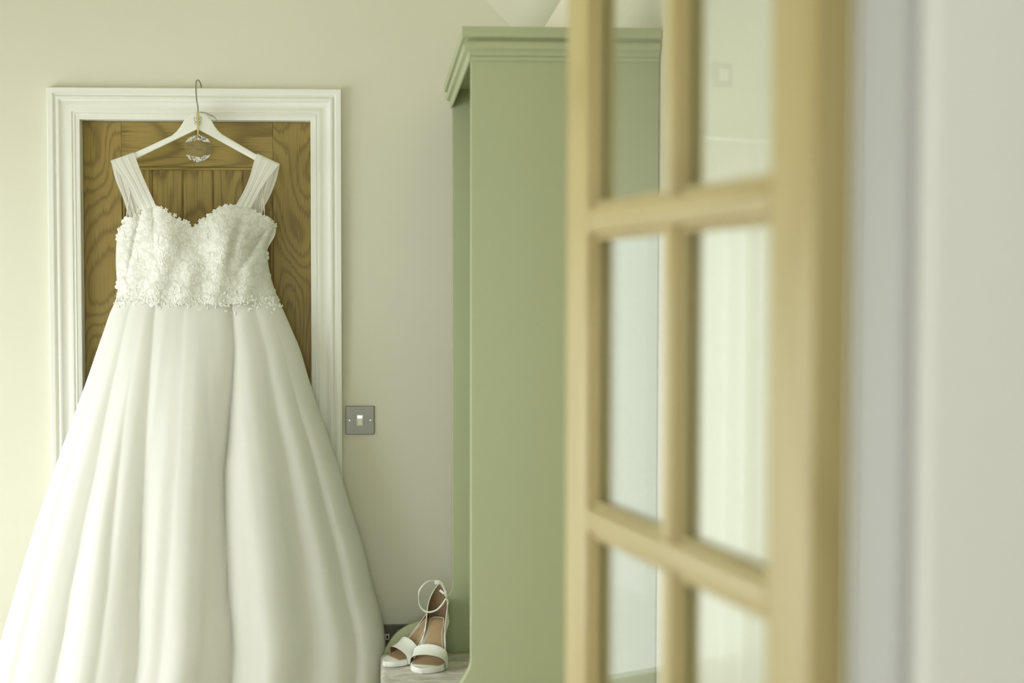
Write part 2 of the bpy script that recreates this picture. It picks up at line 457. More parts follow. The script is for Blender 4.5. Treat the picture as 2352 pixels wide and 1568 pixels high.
w2 = thing('window_2', 'narrow white framed window in the far wall, left of the view', 'window', ((VX0 + VX1) / 2, WALLY + 0.06, VZ0), kind='structure')
bm = bmesh.new()
for (a, b_, c, d) in ((VX0, VX0 + 0.05, VZ0, VZ1), (VX1 - 0.05, VX1, VZ0, VZ1), (VX0, VX1, VZ0, VZ0 + 0.05), (VX0, VX1, VZ1 - 0.05, VZ1)):
    box(bm, a, b_, WALLY + 0.05, WALLY + 0.10, c, d, 0.004)
obj('window_frame', bm, GLOSS, w2)
bm = bmesh.new(); box(bm, VX0 + 0.05, VX1 - 0.05, WALLY + 0.073, WALLY + 0.077, VZ0 + 0.05, VZ1 - 0.05)
obj('pane', bm, GLASSM, w2)

SHEER = fabric('sheer_curtain', (0.95, 0.95, 0.94, 1), 0.62, 0.30, 0.05, 500, 0.8)
def curtain(label, p0, p1, nrm, folds_n):
    c = thing('curtain', label, 'curtain', ((p0[0] + p1[0]) / 2, (p0[1] + p1[1]) / 2, 0.05), 0)
    bm = bmesh.new()
    def fn(u, v):
        w = 0.017 * math.sin(2 * math.pi * folds_n * u + 0.5 * math.sin(3 * v)) * lerp(1.0, 0.6, v)
        return (lerp(p0[0], p1[0], u) + nrm[0] * w, lerp(p0[1], p1[1], u) + nrm[1] * w, lerp(0.05, 1.995, v))
    grid(bm, fn, folds_n * 12, 12); obj('drape', bm, SHEER, c, smoothing=True)
    bm = bmesh.new()
    tube(bm, [(p0[0], p0[1], 2.005), (p1[0], p1[1], 2.005)], 0.009, 10); obj('rail', bm, GLOSS, c, smoothing=True, angle=50)
curtain('sheer white curtain beside the door wall, mirrored in the wider panes of the glazed door', (-2.075, 3.742), (-1.655, 3.742), (0, 1), 5)

def skirting(name, x0, x1, y0, y1, label):
    bm = bmesh.new(); box(bm, x0, x1, y0, y1, 0, 0.14, 0.004)
    tag(obj(name, bm, GLOSS), label, 'baseboard', kind='structure')
skirting('baseboard_far', OR + 0.1, 0.60, WALLY - 0.016, WALLY, 'white baseboard along the far wall beside the door')
skirting('baseboard_left', LX, LX + 0.016, NW1, WALLY, 'white baseboard under the left window')

# ------------------------------------------------------------------ far doorway: lining, architrave, plank door
DY = WALLY + 0.030               # door face sits back in the lining
bm = bmesh.new()
box(bm, OL - 0.02, OL, WALLY + 0.001, WALLY + 0.12, 0, OT + 0.02); box(bm, OR, OR + 0.02, WALLY + 0.001, WALLY + 0.12, 0, OT + 0.02)
box(bm, OL, OR, WALLY + 0.001, WALLY + 0.12, OT, OT + 0.02)
o = obj('trim_1', bm, GLOSS); tag(o, 'white door lining inside the far architrave', 'trim', kind='structure')

# architrave section: distance from the opening, projection from the wall
PROF = [(0.000, 0.0), (0.000, 0.009), (0.0015, 0.0105), (0.012, 0.0115), (0.0135, 0.0135), (0.0165, 0.0135), (0.018, 0.0115), (0.0205, 0.0115),
        (0.022, 0.0150), (0.026, 0.0160), (0.031, 0.0150), (0.036, 0.0130), (0.042, 0.0128), (0.048, 0.0150), (0.053, 0.0185), (0.057, 0.0215), (0.0605, 0.0225),
        (0.0635, 0.0215), (0.0650, 0.0180), (0.0665, 0.0160), (0.0690, 0.0170), (0.0705, 0.0205), (0.0725, 0.0235), (0.0745, 0.0245), (0.0870, 0.0245), (0.0885, 0.0230), (0.0890, 0.0)]
def architrave(bm, xl, xr, zt, ywall, sgn=-1, prof=PROF, leg=True):
    path = [(xl, 0.0, (-1, 0)), (xl, zt, (-1, 1)), (xr, zt, (1, 1)), (xr, 0.0, (1, 0))]
    rings = []
    for (x, z, (ox, oz)) in path:
        rings.append([bm.verts.new((x + ox * d, ywall + sgn * h, z + oz * d)) for d, h in prof])
    for A, B in zip(rings, rings[1:]):
        for k in range(len(prof) - 1):
            bm.faces.new((A[k], A[k + 1], B[k + 1], B[k]))
        bm.faces.new((A[-1], A[0], B[0], B[-1]))
    bm.faces.new(rings[0]); bm.faces.new(rings[-1][::-1])
bm = bmesh.new(); architrave(bm, OL + 0.0005, OR - 0.0005, OT, WALLY)
o = obj('trim_2', bm, GLOSS, smoothing=True, angle=40); tag(o, 'white moulded architrave around the plank door', 'trim', kind='structure')

DL, DR, DTOP = OL + 0.001, OR - 0.001, OT - 0.001
d1 = thing('door_1', 'oak plank door closed behind the hanging dress', 'door', ((DL + DR) / 2, DY, 0.0), kind='structure')
SL = at(281, 560, DY).x; SR = at(628, 560, DY).x; RB = at(455, 383, DY).z
bm = bmesh.new(); box(bm, DL, SL, DY, DY + 0.035, 0.006, DTOP, 0.0015); obj('stile', bm, OAK_VB, d1)
bm = bmesh.new(); box(bm, SR, DR, DY, DY + 0.035, 0.006, DTOP, 0.0015); obj('stile', bm, OAK_VB, d1)
bm = bmesh.new(); box(bm, SL, SR, DY, DY + 0.035, RB, DTOP, 0.0015); obj('top_rail', bm, OAK_H, d1)
bm = bmesh.new(); box(bm, SL, SR, DY, DY + 0.035, 0.006, 0.22, 0.0015); obj('bottom_rail', bm, OAK_H, d1)
bm = bmesh.new(); box(bm, SL, SR, DY, DY + 0.035, 0.86, 1.0, 0.0015); obj('lock_rail', bm, OAK_H, d1)
for k in range(5):                                # tongued boards with V joints
    a = lerp(SL, SR, k / 5); b_ = lerp(SL, SR, (k + 1) / 5)
    bm = bmesh.new()
    prism(bm, [(a + 0.0004, DY + 0.013), (a + 0.0035, DY + 0.010), (b_ - 0.0035, DY + 0.010), (b_ - 0.0004, DY + 0.013), (b_ - 0.0004, DY + 0.024), (a + 0.0004, DY + 0.024)], 'z', 0.22, RB)
    obj('plank', bm, OAK_P[k], d1)
def bead(pts, w, y0, y1):
    pass
for (xa, xb, za, zb, v) in ((SL, SL + 0.009, 0.22, RB, 1), (SR - 0.009, SR, 0.22, RB, 1), (SL, SR, RB - 0.009, RB, 0)):
    bm = bmesh.new(); box(bm, xa, xb, DY + 0.003, DY + 0.0125, za, zb, 0.0025); obj('bead', bm, OAK_V if v else OAK_H, d1)

# ------------------------------------------------------------------ light switch and socket
def screw(bm, x, y, z, r):
    bmesh.ops.create_cone(bm, cap_ends=True, segments=16, radius1=r, radius2=r * 0.8, depth=0.0016, matrix=Matrix.Translation((x, y, z)) @ Matrix.Rotation(math.pi / 2, 4, 'X'))
a = at(793.5, 931.5, WALLY); b_ = at(860, 997, WALLY)
cx, cz = (a.x + b_.x) / 2, (a.z + b_.z) / 2
sw = thing('light_switch', 'square brushed steel light switch on the wall right of the door', 'light switch', (cx, WALLY, cz))
bm = bmesh.new(); box(bm, a.x, b_.x, WALLY - 0.0065, WALLY, b_.z, a.z, 0.0022); obj('plate', bm, STEEL, sw)
bm = bmesh.new(); box(bm, cx - 0.0095, cx + 0.0095, WALLY - 0.0085, WALLY - 0.006, cz - 0.0165, cz + 0.0165, 0.0009); fr_ = obj('rocker_surround', bm, WHITEP, sw)
bm = bmesh.new()
prism(bm, [(WALLY - 0.0085, cz - 0.0135), (WALLY - 0.0140, cz - 0.0125), (WALLY - 0.0098, cz + 0.006), (WALLY - 0.0093, cz + 0.0135), (WALLY - 0.0080, cz + 0.0135)], 'x', cx - 0.0072, cx + 0.0072, 0.0005)
obj('rocker', bm, CHROME, sw)
for s in (-1, 1):
    bm = bmesh.new(); screw(bm, cx + s * 0.0302, WALLY - 0.0070, cz, 0.0034); obj('screw', bm, CHROME, sw)

a = at(864, 1433, WALLY)
so = thing('power_socket', 'dark steel double socket low on the wall between dress and bench', 'socket', (a.x + 0.073, WALLY, a.z - 0.043))
bm = bmesh.new(); box(bm, a.x, a.x + 0.146, WALLY - 0.0065, WALLY, a.z - 0.086, a.z, 0.0022); obj('plate', bm, STEELD, so)
for q, px_ in enumerate((889.5, 948)):
    c = at(px_, 1460.5, WALLY)
    bm = bmesh.new(); box(bm, c.x - 0.0062, c.x + 0.0062, WALLY - 0.0080, WALLY - 0.006, c.z - 0.0085, c.z + 0.0085, 0.0008)
    rs = obj('rocker_surround', bm, WHITEP, so)
    bm = bmesh.new(); box(bm, c.x - 0.0026, c.x + 0.0026, WALLY - 0.0086, WALLY - 0.0078, c.z - 0.0045, c.z + 0.0045, 0.0004)
    obj('rocker', bm, BLACK, so)
for q, px_ in enumerate((915, 930)):
    c = at(px_, 1447, WALLY)
    bm = bmesh.new(); box(bm, c.x - 0.0052, c.x + 0.0052, WALLY - 0.0072, WALLY - 0.0062, c.z - 0.004, c.z + 0.004, 0.0004)
    obj('indicator', bm, STEEL, so)

# ------------------------------------------------------------------ green hall bench
YN, YF = 2.915, 3.675                      # camera side of the near end panel; inner face of the far one
PT = 0.022
FX = at(1081, 900, YN).x                   # front edge of the upright part
seat_z = at(1060, 1494, YF).z
top_in = at(1066, 205, YF).z               # underside of the top board
corn_b = at(1073, 138, YN - 0.005).z
corn_t = at(1073, 60, YN - 0.02).z
PANEL = [(RX - 0.002, 0.0), (RX - 0.002, corn_t - 0.004), (FX, corn_t - 0.004)]
curve = []
def fp(px, py): p = at(px, py, YF); return (p.x, p.z)
kp = [fp(1041, 1330), fp(1041, 1345), fp(1038.5, 1356), fp(1033, 1367), fp(1024, 1382), fp(1008, 1402), fp(980, 1423), fp(955, 1431), fp(930, 1442), fp(908, 1458), fp(892, 1479), fp(882, 1498), fp(876, 1516), fp(874, 1535)]
off = FX - kp[0][0]
kp = [(x + off * clamp((x - kp[-1][0]) / (kp[0][0] - kp[-1][0])), z) for x, z in kp]
cv = [(p.x, p.y) for p in spline([Vector((x, z, 0)) for x, z in kp], 5)]
BX = kp[-1][0]                             # front of the bench part
PANEL = PANEL + cv + [(BX, 0.0)]
bench = thing('hall_bench', 'sage green hall bench cupboard with high sides and a cornice', 'bench', ((BX + RX) / 2, (YN + YF) / 2, 0))
def end_panel(y0, y1):
    bm = bmesh.new(); prism(bm, PANEL, 'y', y0, y1, 0.0035, 3)
    return obj('side_panel', bm, SAGE, bench, smoothing=True, angle=35)
end_panel(YN, YN + PT)
end_panel(YF, YF + PT)
bm = bmesh.new(); box(bm, RX - 0.022, RX - 0.003, YN + PT, YF, 0.0, top_in, 0.001); obj('back_panel', bm, SAGE, bench)
bm = bmesh.new(); box(bm, FX + 0.002, RX - 0.022, YN + PT, YF, top_in, top_in + 0.018, 0.001); obj('top_board', bm, SAGE, bench)
bm = bmesh.new(); box(bm, FX, FX + 0.018, YN + PT, YF, top_in, corn_t - 0.006, 0.001); obj('fascia', bm, SAGE, bench)
pad_h = 0.060
bm = bmesh.new(); box(bm, BX + 0.012, RX - 0.022, YN + PT, YF, seat_z - pad_h - 0.020, seat_z - pad_h, 0.001); obj('seat_board', bm, SAGE, bench)
bm = bmesh.new(); box(bm, BX + 0.012, BX + 0.030, YN + PT, YF, 0.0, seat_z - pad_h - 0.020, 0.001); obj('front_panel', bm, SAGE, bench)
bm = bmesh.new(); box(bm, FX + 0.004, RX - 0.024, YF - 0.006, YF, seat_z - 0.01, seat_z + 0.0005, 0.0008); obj('ledge', bm, SAGE, bench)
# cornice, mitred round the near end, the front and the far end
H = corn_t - corn_b
CP = [(0.000, 0.0), (0.004, 0.0), (0.0048, 0.004), (0.0044, 0.010), (0.0018, 0.012), (0.0050, 0.0175), (0.0055, 0.024), (0.0055, 0.026),
      (0.0135, 0.030), (0.0165, 0.036), (0.0172, 0.043), (0.0150, 0.049), (0.0085, 0.0525), (0.0080, 0.0555), (0.0120, 0.0590), (0.0195, 0.0600), (0.0205, 0.063), (0.0205, 0.086), (0.0190, 0.0875), (0.0, 0.0875)]
k = H / 0.0875
path = [(RX - 0.003, YN, (0, -1)), (FX, YN, (-1, -1)), (FX, YF + PT, (-1, 1)), (RX - 0.003, YF + PT, (0, 1))]
bm = bmesh.new(); rings = []
for (x, y, (ox, oy)) in path:
    rings.append([bm.verts.new((x + ox * d, y + oy * d, corn_b + h * k)) for d, h in CP])
for A, B in zip(rings, rings[1:]):
    for q in range(len(CP) - 1): bm.faces.new((A[q], A[q + 1], B[q + 1], B[q]))
    bm.faces.new((A[-1], A[0], B[0], B[-1]))
bm.faces.new(rings[0]); bm.faces.new(rings[-1][::-1])
obj('cornice', bm, SAGE, bench, smoothing=True, angle=32)
bm = bmesh.new(); box(bm, FX, RX - 0.003, YN, YF + PT, corn_t - 0.003, corn_t, 0.0); obj('lid', bm, SAGE, bench)

# seat pad
cush = thing('seat_pad', 'crushed velvet seat pad in pale stone colour on the green bench', 'cushion', (0.25, (YN + YF) / 2, seat_z - pad_h))
bm = bmesh.new(); x0, x1, y0, y1 = BX + 0.0005, RX - 0.024, YN + PT + 0.003, YF - 0.010
box(bm, x0, x1, y0, y1, seat_z - pad_h + 0.0005, seat_z - 0.001, 0.0135, 4)
obj('pad', bm, VELVET, cush, smoothing=True, angle=60)
bm = bmesh.new()
tube(bm, spline([(x0 + 0.15, 3.558, seat_z - 0.0006), (0.2, 3.560, seat_z - 0.0002), (0.3, 3.557, seat_z), (0.45, 3.560, seat_z), (x1 - 0.02, 3.558, seat_z - 0.0006)], 6), 0.0026, 8); obj('seam', bm, VELVET, cush, smoothing=True)

# ------------------------------------------------------------------ glazed door in the foreground
def ratio(px): 
    p = at(px, 655, 1.0); return p.x
r70 = ratio(180)                             # vanishing point of the open door
U = Vector((r70, 1.0)).normalized()          # along the door, away from the hinge
A0 = Vector((ratio(1765) * 1.15, 1.15))
def s_of(px):
    r = ratio(px); return (A0.x - r * A0.y) / (r * U.y - U.x)
s_near, s_m0, s_m1, s_st, s_far = s_of(1870), s_of(1545), s_of(1520), s_of(1350), s_of(1300)
org = A0 + U * s_near
d2 = thing('door_2', 'pale oak glazed door standing open in the right foreground', 'door', (org.x, org.y, 0.0), math.atan2(U.y, U.x), kind='structure')
W_ = s_far - s_near; a0 = -s_near; a1 = s_m0 - s_near; a2 = s_m1 - s_near; a3 = s_st - s_near
TH = 0.035
zb1 = (at(1765, 478, 1.15).z + at(1345, 513, 1.15 + U.y * s_of(1345)).z) / 2
zb2 = (at(1765, 1375, 1.15).z + at(1345, 1186, 1.15 + U.y * s_of(1345)).z) / 2
zb1 += 0.006; zb2 -= 0.002
pitch = zb1 - zb2
BW = 0.0150                                  # half width of a bar
bars = [zb1 - k_ * pitch for k_ in range(4)]
zt_, zb_ = zb1 + pitch, zb1 - 4 * pitch
def lbox(name, x0, x1, z0, z1, mat, y0=-TH, y1=0.0, bev=0.003):
    bm = bmesh.new(); box(bm, x0, x1, y0, y1, z0, z1, bev, 3)
    return obj(name, bm, mat, d2, local=True, smoothing=True, angle=35)
lbox('stile', 0.0, a0, 0.008, zt_ + 0.085, POAK_V); lbox('stile', a3, W_, 0.008, zt_ + 0.085, POAK_V)
lbox('top_rail', a0, a3, zt_, zt_ + 0.085, POAK_H, bev=0.002); lbox('bottom_rail', a0, a3, 0.008, zb_, POAK_H, bev=0.002)
for z in bars: lbox('glazing_bar', a0, a3, z - BW, z + BW, POAK_H, bev=0.003)
cells = [zt_] + bars + [zb_]
for i in range(5):
    zt2 = cells[i] - (BW if i > 0 else 0); zl = cells[i + 1] + (BW if i < 4 else 0)
    lbox('glazing_bar', a1, a2, zl, zt2, POAK_V, bev=0.003)
    for (xa, xb) in ((a0, a1), (a2, a3)):
        bm = bmesh.new(); box(bm, xa + 0.001, xb - 0.001, -TH / 2 - 0.002, -TH / 2 + 0.002, zl + 0.001, zt2 - 0.001)
        obj('pane', bm, GLASSM, d2, local=True)
        bm = bmesh.new()                     # glazing beads either side of the pane
        for (ya, yb) in ((-TH / 2 + 0.002, -0.0075), (-TH + 0.0075, -TH / 2 - 0.002)):
            w = 0.008
            for (c0, c1, e0, e1) in ((xa, xa + w, zl, zt2), (xb - w, xb, zl, zt2), (xa + w, xb - w, zl, zl + w), (xa + w, xb - w, zt2 - w, zt2)):
                box(bm, c0, c1, ya, yb, e0, e1, 0.002, 2)
        obj('bead', bm, POAK_V, d2, local=True)
for hz in (1.86, 1.0, 0.25):
    bm = bmesh.new(); box(bm, -0.0018, 0.0, -TH + 0.004, 0.0, hz - 0.05, hz + 0.05, 0.0005)
    hg = obj('hinge', bm, STEEL, d2, local=True)
    bm = bmesh.new(); bmesh.ops.create_cone(bm, cap_ends=True, segments=14, radius1=0.0045, radius2=0.0045, depth=0.1, matrix=Matrix.Translation((-0.0035, -TH - 0.003, hz)))
    obj('hinge_pin', bm, STEEL, d2, local=True, smoothing=True, angle=40)

# near doorway: lining with stop, architrave on the hall side
bm = bmesh.new()
box(bm, JX, JX + 0.02, NW0, NW1, 0, DOORH + 0.02, 0.002); box(bm, LJX - 0.02, LJX, NW0, NW1, 0, DOORH + 0.02, 0.002)
box(bm, LJX, JX, NW0, NW1, DOORH, DOORH + 0.02, 0.002)
o = obj('trim_3', bm, GLOSS); tag(o, 'white lining of the near doorway beside the open door edge', 'trim', kind='structure')
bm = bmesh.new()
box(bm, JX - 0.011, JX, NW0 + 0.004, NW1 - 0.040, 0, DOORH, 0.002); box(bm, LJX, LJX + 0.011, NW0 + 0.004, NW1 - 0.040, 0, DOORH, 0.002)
o = obj('trim_4', bm, GREY); tag(o, 'pale grey door stop board on the near door lining', 'trim', kind='structure')  # stop boards toned darker than the white lining
bm = bmesh.new()
pr2 = [(0, 0), (0, 0.012), (0.004, 0.016), (0.012, 0.018), (0.085, 0.018), (0.088, 0.016), (0.088, 0)]
architrave(bm, LJX - 0.004, JX + 0.004, DOORH + 0.004, NW0, -1, pr2)
o = obj('trim_5', bm, HALLWALL, smoothing=True, angle=35); tag(o, 'plain pale architrave on the near side of the doorway', 'trim', kind='structure')

# wall plate on the far wall left of the view; the photograph shows its reflection in the upper right pane
PX_, PZ_ = -1.813, 2.228
th = thing('wall_plate', 'small square wall plate mirrored faintly in the upper right pane of the glazed door', 'wall plate', (PX_, WALLY, PZ_))
bm = bmesh.new(); box(bm, PX_ - 0.042, PX_ + 0.042, WALLY - 0.012, WALLY, PZ_ - 0.042, PZ_ + 0.042, 0.003); obj('case', bm, STEEL, th)
bm = bmesh.new(); box(bm, PX_ - 0.02, PX_ + 0.02, WALLY - 0.015, WALLY - 0.011, PZ_ - 0.02, PZ_ + 0.02, 0.001); obj('cover', bm, WHITEP, th)

# ------------------------------------------------------------------ coat hanger
HY0, HY1 = 3.722, 3.736
def hp(px, py, y=HY0): q = at(px, py, y); return (q.x, q.z)
up_r = [(453, 257), (463, 258.5), (474, 264), (484, 274), (492, 288), (500, 299), (510, 308), (585, 352), (612, 365), (634, 377), (638, 381)]
lo_r = [(636, 386), (630, 388), (600, 376), (584, 367), (453.5, 296)]
lo_l = [(313, 364), (290, 376), (268, 386), (262, 384)]
up_l = [(260, 378), (266, 373), (288, 361), (307, 351), (394, 311), (405, 302), (414, 290), (424, 274), (433, 264), (443, 258.5)]
hang = thing('coat_hanger', 'white wooden coat hanger hooked over the white door frame', 'hanger', (at(453, 290, HY0).x, HY0, at(453, 290, HY0).z))
bm = bmesh.new(); prism(bm, [hp(*p_) for p_ in up_r + lo_r + lo_l + up_l], 'y', HY0, HY1, 0.003, 3)
obj('shoulders', bm, HANGW, hang, smoothing=True, angle=40)
tp = OT + 0.089
hk = [at(454.5, 262, 3.729), at(454.5, 250, 3.729), at(454, 243, 3.729), at(451.8, 232, 3.729), at(451.0, 222, 3.730), at(450.2, 210, 3.732)]
q0 = hk[-1]
hk += [Vector((q0.x + 0.000, 3.738, tp + 0.010)), Vector((q0.x + 0.003, 3.752, tp + 0.0185)), Vector((q0.x + 0.0065, 3.769, tp + 0.014)), Vector((q0.x + 0.0085, 3.780, tp + 0.0022))]
bm = bmesh.new(); tube(bm, spline(hk, 6), 0.0019, 10); obj('hook', bm, WIRE, hang, smoothing=True)
bm = bmesh.new()
for s in (-1, 1):                              # engraved loops either side of the twine
    lp = [(454.5 + s * 2, 277), (454.5 + s * 6, 269.5), (454.5 + s * 8.5, 272), (454.5 + s * 7.5, 277), (454.5 + s * 2.5, 281.5), (454.5 + s * 5.5, 281), (454.5 + s * 9, 284.5)]
    tube(bm, spline([at(x, y, HY0 - 0.0004) for x, y in lp], 4), 0.00035, 6)
    tube(bm, spline([at(x, y, HY0 - 0.0004) for x, y in [(454.5 + s * 2, 284), (454.5 + s * 6, 287)]], 4), 0.00035, 6)
obj('engraving', bm, INK, hang)

# ------------------------------------------------------------------ acrylic charm
CY = 3.712
cc = at(455, 341, CY); R_ = (at(486, 341, CY).x - at(424, 341, CY).x) / 2
charm = thing('hanging_charm', 'round clear acrylic charm with pressed flowers below the hanger hook', 'charm', cc[:])
bm = bmesh.new()
bmesh.ops.create_cone(bm, cap_ends=True, segments=64, radius1=R_, radius2=R_, depth=0.003, matrix=Matrix.Translation(cc) @ Matrix.Rotation(math.pi / 2, 4, 'X'))
bmesh.ops.scale(bm, vec=(1, 1, 1.06), space=Matrix.Translation(-cc), verts=bm.verts)
def acrylic():
    m = bpy.data.materials.new('clear_acrylic'); m.use_nodes = True
    nt = m.node_tree; nt.nodes.clear()
    out = nt.nodes.new('ShaderNodeOutputMaterial')
    tpn = nt.nodes.new('ShaderNodeBsdfTransparent'); tpn.inputs[0].default_value = (0.95, 0.95, 0.92, 1)
    df = nt.nodes.new('ShaderNodeBsdfPrincipled'); df.inputs['Base Color'].default_value = (0.75, 0.75, 0.66, 1); df.inputs['Roughness'].default_value = 0.05
    geo = nt.nodes.new('ShaderNodeNewGeometry')
    sx = nt.nodes.new('ShaderNodeSeparateXYZ'); nt.links.new(geo.outputs['Normal'], sx.inputs[0])
    ab = nt.nodes.new('ShaderNodeMath'); ab.operation = 'ABSOLUTE'; nt.links.new(sx.outputs['Y'], ab.inputs[0])
    mr = nt.nodes.new('ShaderNodeMapRange'); mr.inputs['To Min'].default_value = 0.7; mr.inputs['To Max'].default_value = 0.035
    nt.links.new(ab.outputs[0], mr.inputs['Value'])
    mx = nt.nodes.new('ShaderNodeMixShader'); nt.links.new(mr.outputs[0], mx.inputs[0])
    nt.links.new(tpn.outputs[0], mx.inputs[1]); nt.links.new(df.outputs[0], mx.inputs[2])
    nt.links.new(mx.outputs[0], out.inputs['Surface'])
    return m
obj('disc', bm, acrylic(), charm)
FL = [paint('petal_cream', (0.75, 0.72, 0.58, 1)), paint('petal_blue', (0.50, 0.62, 0.62, 1)), paint('petal_pink', (0.62, 0.48, 0.44, 1)), paint('silver_flake', (0.8, 0.8, 0.78, 1), 0.3, metal=0.5)]
rnd = random.Random(4)
for half in (1, -1):
    bms = [bmesh.new() for _ in FL]
    for n_ in range(200):
        xx = rnd.uniform(-0.9, 0.9)
        ylim = math.sqrt(1 - xx * xx) * 1.06
        yy = half * rnd.uniform(max(ylim - 0.42, 0.50), ylim - 0.05)
        if abs(yy) > ylim - 0.04: continue
        c = cc + Vector((xx * R_, -0.0019, yy * R_)); mi_ = rnd.choice((0, 0, 1, 1, 2, 3, 3))
        rr = rnd.uniform(0.0006, 0.0022); an = rnd.uniform(0, 3.14); el = rnd.uniform(0.3, 0.9)
        vs_ = []
        for q in range(7):
            th_ = q * 2 * math.pi / 7; x_, z_ = math.cos(th_) * rr, math.sin(th_) * rr * el
            vs_.append(bms[mi_].verts.new(c + Vector((x_ * math.cos(an) - z_ * math.sin(an), rnd.uniform(-0.0003, 0), x_ * math.sin(an) + z_ * math.cos(an)))))
        bms[mi_].faces.new(vs_)
    for (dx, dz) in ((0.70, 0.62), (-0.68, 0.60), (0.05, 0.72)):
        c = cc + Vector((dx * R_, -0.0023, half * dz * R_))
        for pt in range(5):
            an = pt * 1.257; ctr = c + Vector((math.cos(an), 0, math.sin(an))) * 0.0017
            bms[0].faces.new([bms[0].verts.new(ctr + Vector((math.cos(w_ * 0.785) * 0.0014, 0, math.sin(w_ * 0.785) * 0.0014))) for w_ in range(8)])
    for b2, m_ in zip(bms, FL):
        obj('pressed_flowers', b2, m_, charm, kind='stuff')
def text(body, px, py, Y, size, mat, parent, name='lettering', shear=0.3):
    cu = bpy.data.curves.new(name, 'FONT'); cu.body = body; cu.size = size; cu.extrude = 0.0002; cu.shear = shear
    cu.align_x = 'CENTER'; cu.align_y = 'CENTER'
    o = bpy.data.objects.new(name, cu); COL.objects.link(o); cu.materials.append(mat)
    bpy.context.view_layer.update()
    me = bpy.data.meshes.new_from_object(o.evaluated_get(bpy.context.evaluated_depsgraph_get()))
    bpy.data.objects.remove(o); bpy.data.curves.remove(cu)
    o = bpy.data.objects.new(name, me); COL.objects.link(o)
    if not me.materials: me.materials.append(mat)
    o.parent = parent; p = at(px, py, Y)
    o.location = p - parent.location; o.rotation_euler = (math.pi / 2, 0, 0)
    return o
text('bride', 438, 332.5, CY - 0.0019, 0.0085, INK, charm)
text('to be', 457, 343, CY - 0.0019, 0.0095, INK, charm)
# twine: down the front of the hanger to the disc, tail behind to the right
bm = bmesh.new()
for dx in (-1.6, 0, 1.6):
    tube(bm, spline([at(453.5 + dx * 0.8, 259, 3.718), at(454 + dx, 268, 3.7165), at(454.5 + dx * 1.2, 283, 3.7165), at(454.8 + dx * 0.8, 297, 3.7165), at(455 + dx * 0.3, 309, 3.7125)], 5), 0.0013, 8)
tube(bm, spline([at(451, 258.5, 3.724), at(453, 257.5, 3.7225), at(457, 257.5, 3.7235), at(459, 258.5, 3.729), at(455, 258, 3.734), at(451, 258.5, 3.730)], 5), 0.0011, 8)
obj('twine', bm, GOLD, charm, smoothing=True)
bm = bmesh.new()
tube(bm, spline([at(457, 258, 3.724), at(468, 259, 3.728), at(480, 264, 3.742), at(492, 269, 3.746), at(498, 276, 3.746), at(499.5, 282, 3.746)], 6), 0.0007, 6)
tube(bm, spline([at(457, 257, 3.726), at(470, 258, 3.730), at(484, 263.5, 3.743), at(494, 270, 3.747), at(499, 278, 3.747)], 6), 0.0007, 6)
obj('twine_tail', bm, WIRE, charm, smoothing=True)

# ------------------------------------------------------------------ wedding dress
DBK = 3.758                                     # back plane of the dress, just off the architrave
dress = thing('wedding_dress', 'ivory wedding gown with lace bodice and full skirt on the hanger', 'dress', (at(450, 700, 3.7).x, 3.70, 0.0))
TOP = [(272, 528), (283, 512), (292, 504), (305, 498), (312, 488), (320, 480), (338, 471), (357, 470), (375, 480), (400, 499), (425, 513), (443, 522), (462, 508), (490, 487), (515, 473), (545, 469), (565, 472), (580, 480), (605, 497), (625, 510), (633, 520)]
LEFT = [(272, 528), (268, 550), (266, 580), (266, 610), (268, 640), (270, 668), (265, 694)]
RIGHT = [(633, 520), (624, 540), (615, 558), (613, 575), (616, 605), (623, 640), (632, 668), (643, 694)]
BOT = [(265, 694), (455, 698), (643, 694)]
def coons(u, v):
    t_ = poly_at(TOP, u); b_ = poly_at(BOT, u); l = poly_at(LEFT, v); r = poly_at(RIGHT, v)
    o_ = []
    for k_ in (0, 1):
        c = lerp(lerp(TOP[0][k_], TOP[-1][k_], u), lerp(BOT[0][k_], BOT[-1][k_], u), v)
        o_.append(lerp(t_[k_], b_[k_], v) + lerp(l[k_], r[k_], u) - c)
    return o_[0], o_[1]
def gauss(x, y, cx_, cy_, sx, sy): return math.exp(-((x - cx_) / sx) ** 2 - ((y - cy_) / sy) ** 2)
def body_D(y): return interp([(460, 0.040), (560, 0.062), (700, 0.085)], y)
def edge_x(y): return sinterp([(p_[1], p_[0]) for p_ in LEFT], y), sinterp([(p_[1], p_[0]) for p_ in RIGHT], y)
def bod_Y(px, py):
    l, r = edge_x(clamp(py, 528, 700))
    u = clamp((px - l) / (r - l))
    d = body_D(py) * math.sqrt(max(0.0, 1 - abs(2 * u - 1) ** 2.4))
    d += 0.040 * gauss(px, py, 382, 548, 52, 62) + 0.040 * gauss(px, py, 518, 545, 52, 62)
    # soft creases: left side fold, dart lines under the cups, right side fold
    d -= 0.016 * math.exp(-abs(px - (322 - 0.22 * (py - 490))) / 7) * smooth((690 - py) / 120)
    d -= 0.010 * math.exp(-abs(px - (352 + 0.02 * (py - 490))) / 10) * smooth((640 - py) / 100)
    d -= 0.012 * math.exp(-((px - (556 - 0.25 * (py - 500))) / 11) ** 2) * smooth((py - 480) / 50) * smooth((650 - py) / 80)
    d -= 0.014 * math.exp(-abs(px - (610 - 0.62 * (py - 530))) / 9) * smooth((py - 520) / 20) * smooth((660 - py) / 90)
    d += 0.004 * math.sin(px * 0.09 + py * 0.02) * smooth((py - 560) / 60)
    return DBK - 0.006 - d
bm = bmesh.new()
NB, MB = 110, 60
rows = grid(bm, lambda u, v: at(*coons(u, v), bod_Y(*coons(u, v))), NB, MB)
obj('bodice', bm, LACEB, dress, smoothing=True)
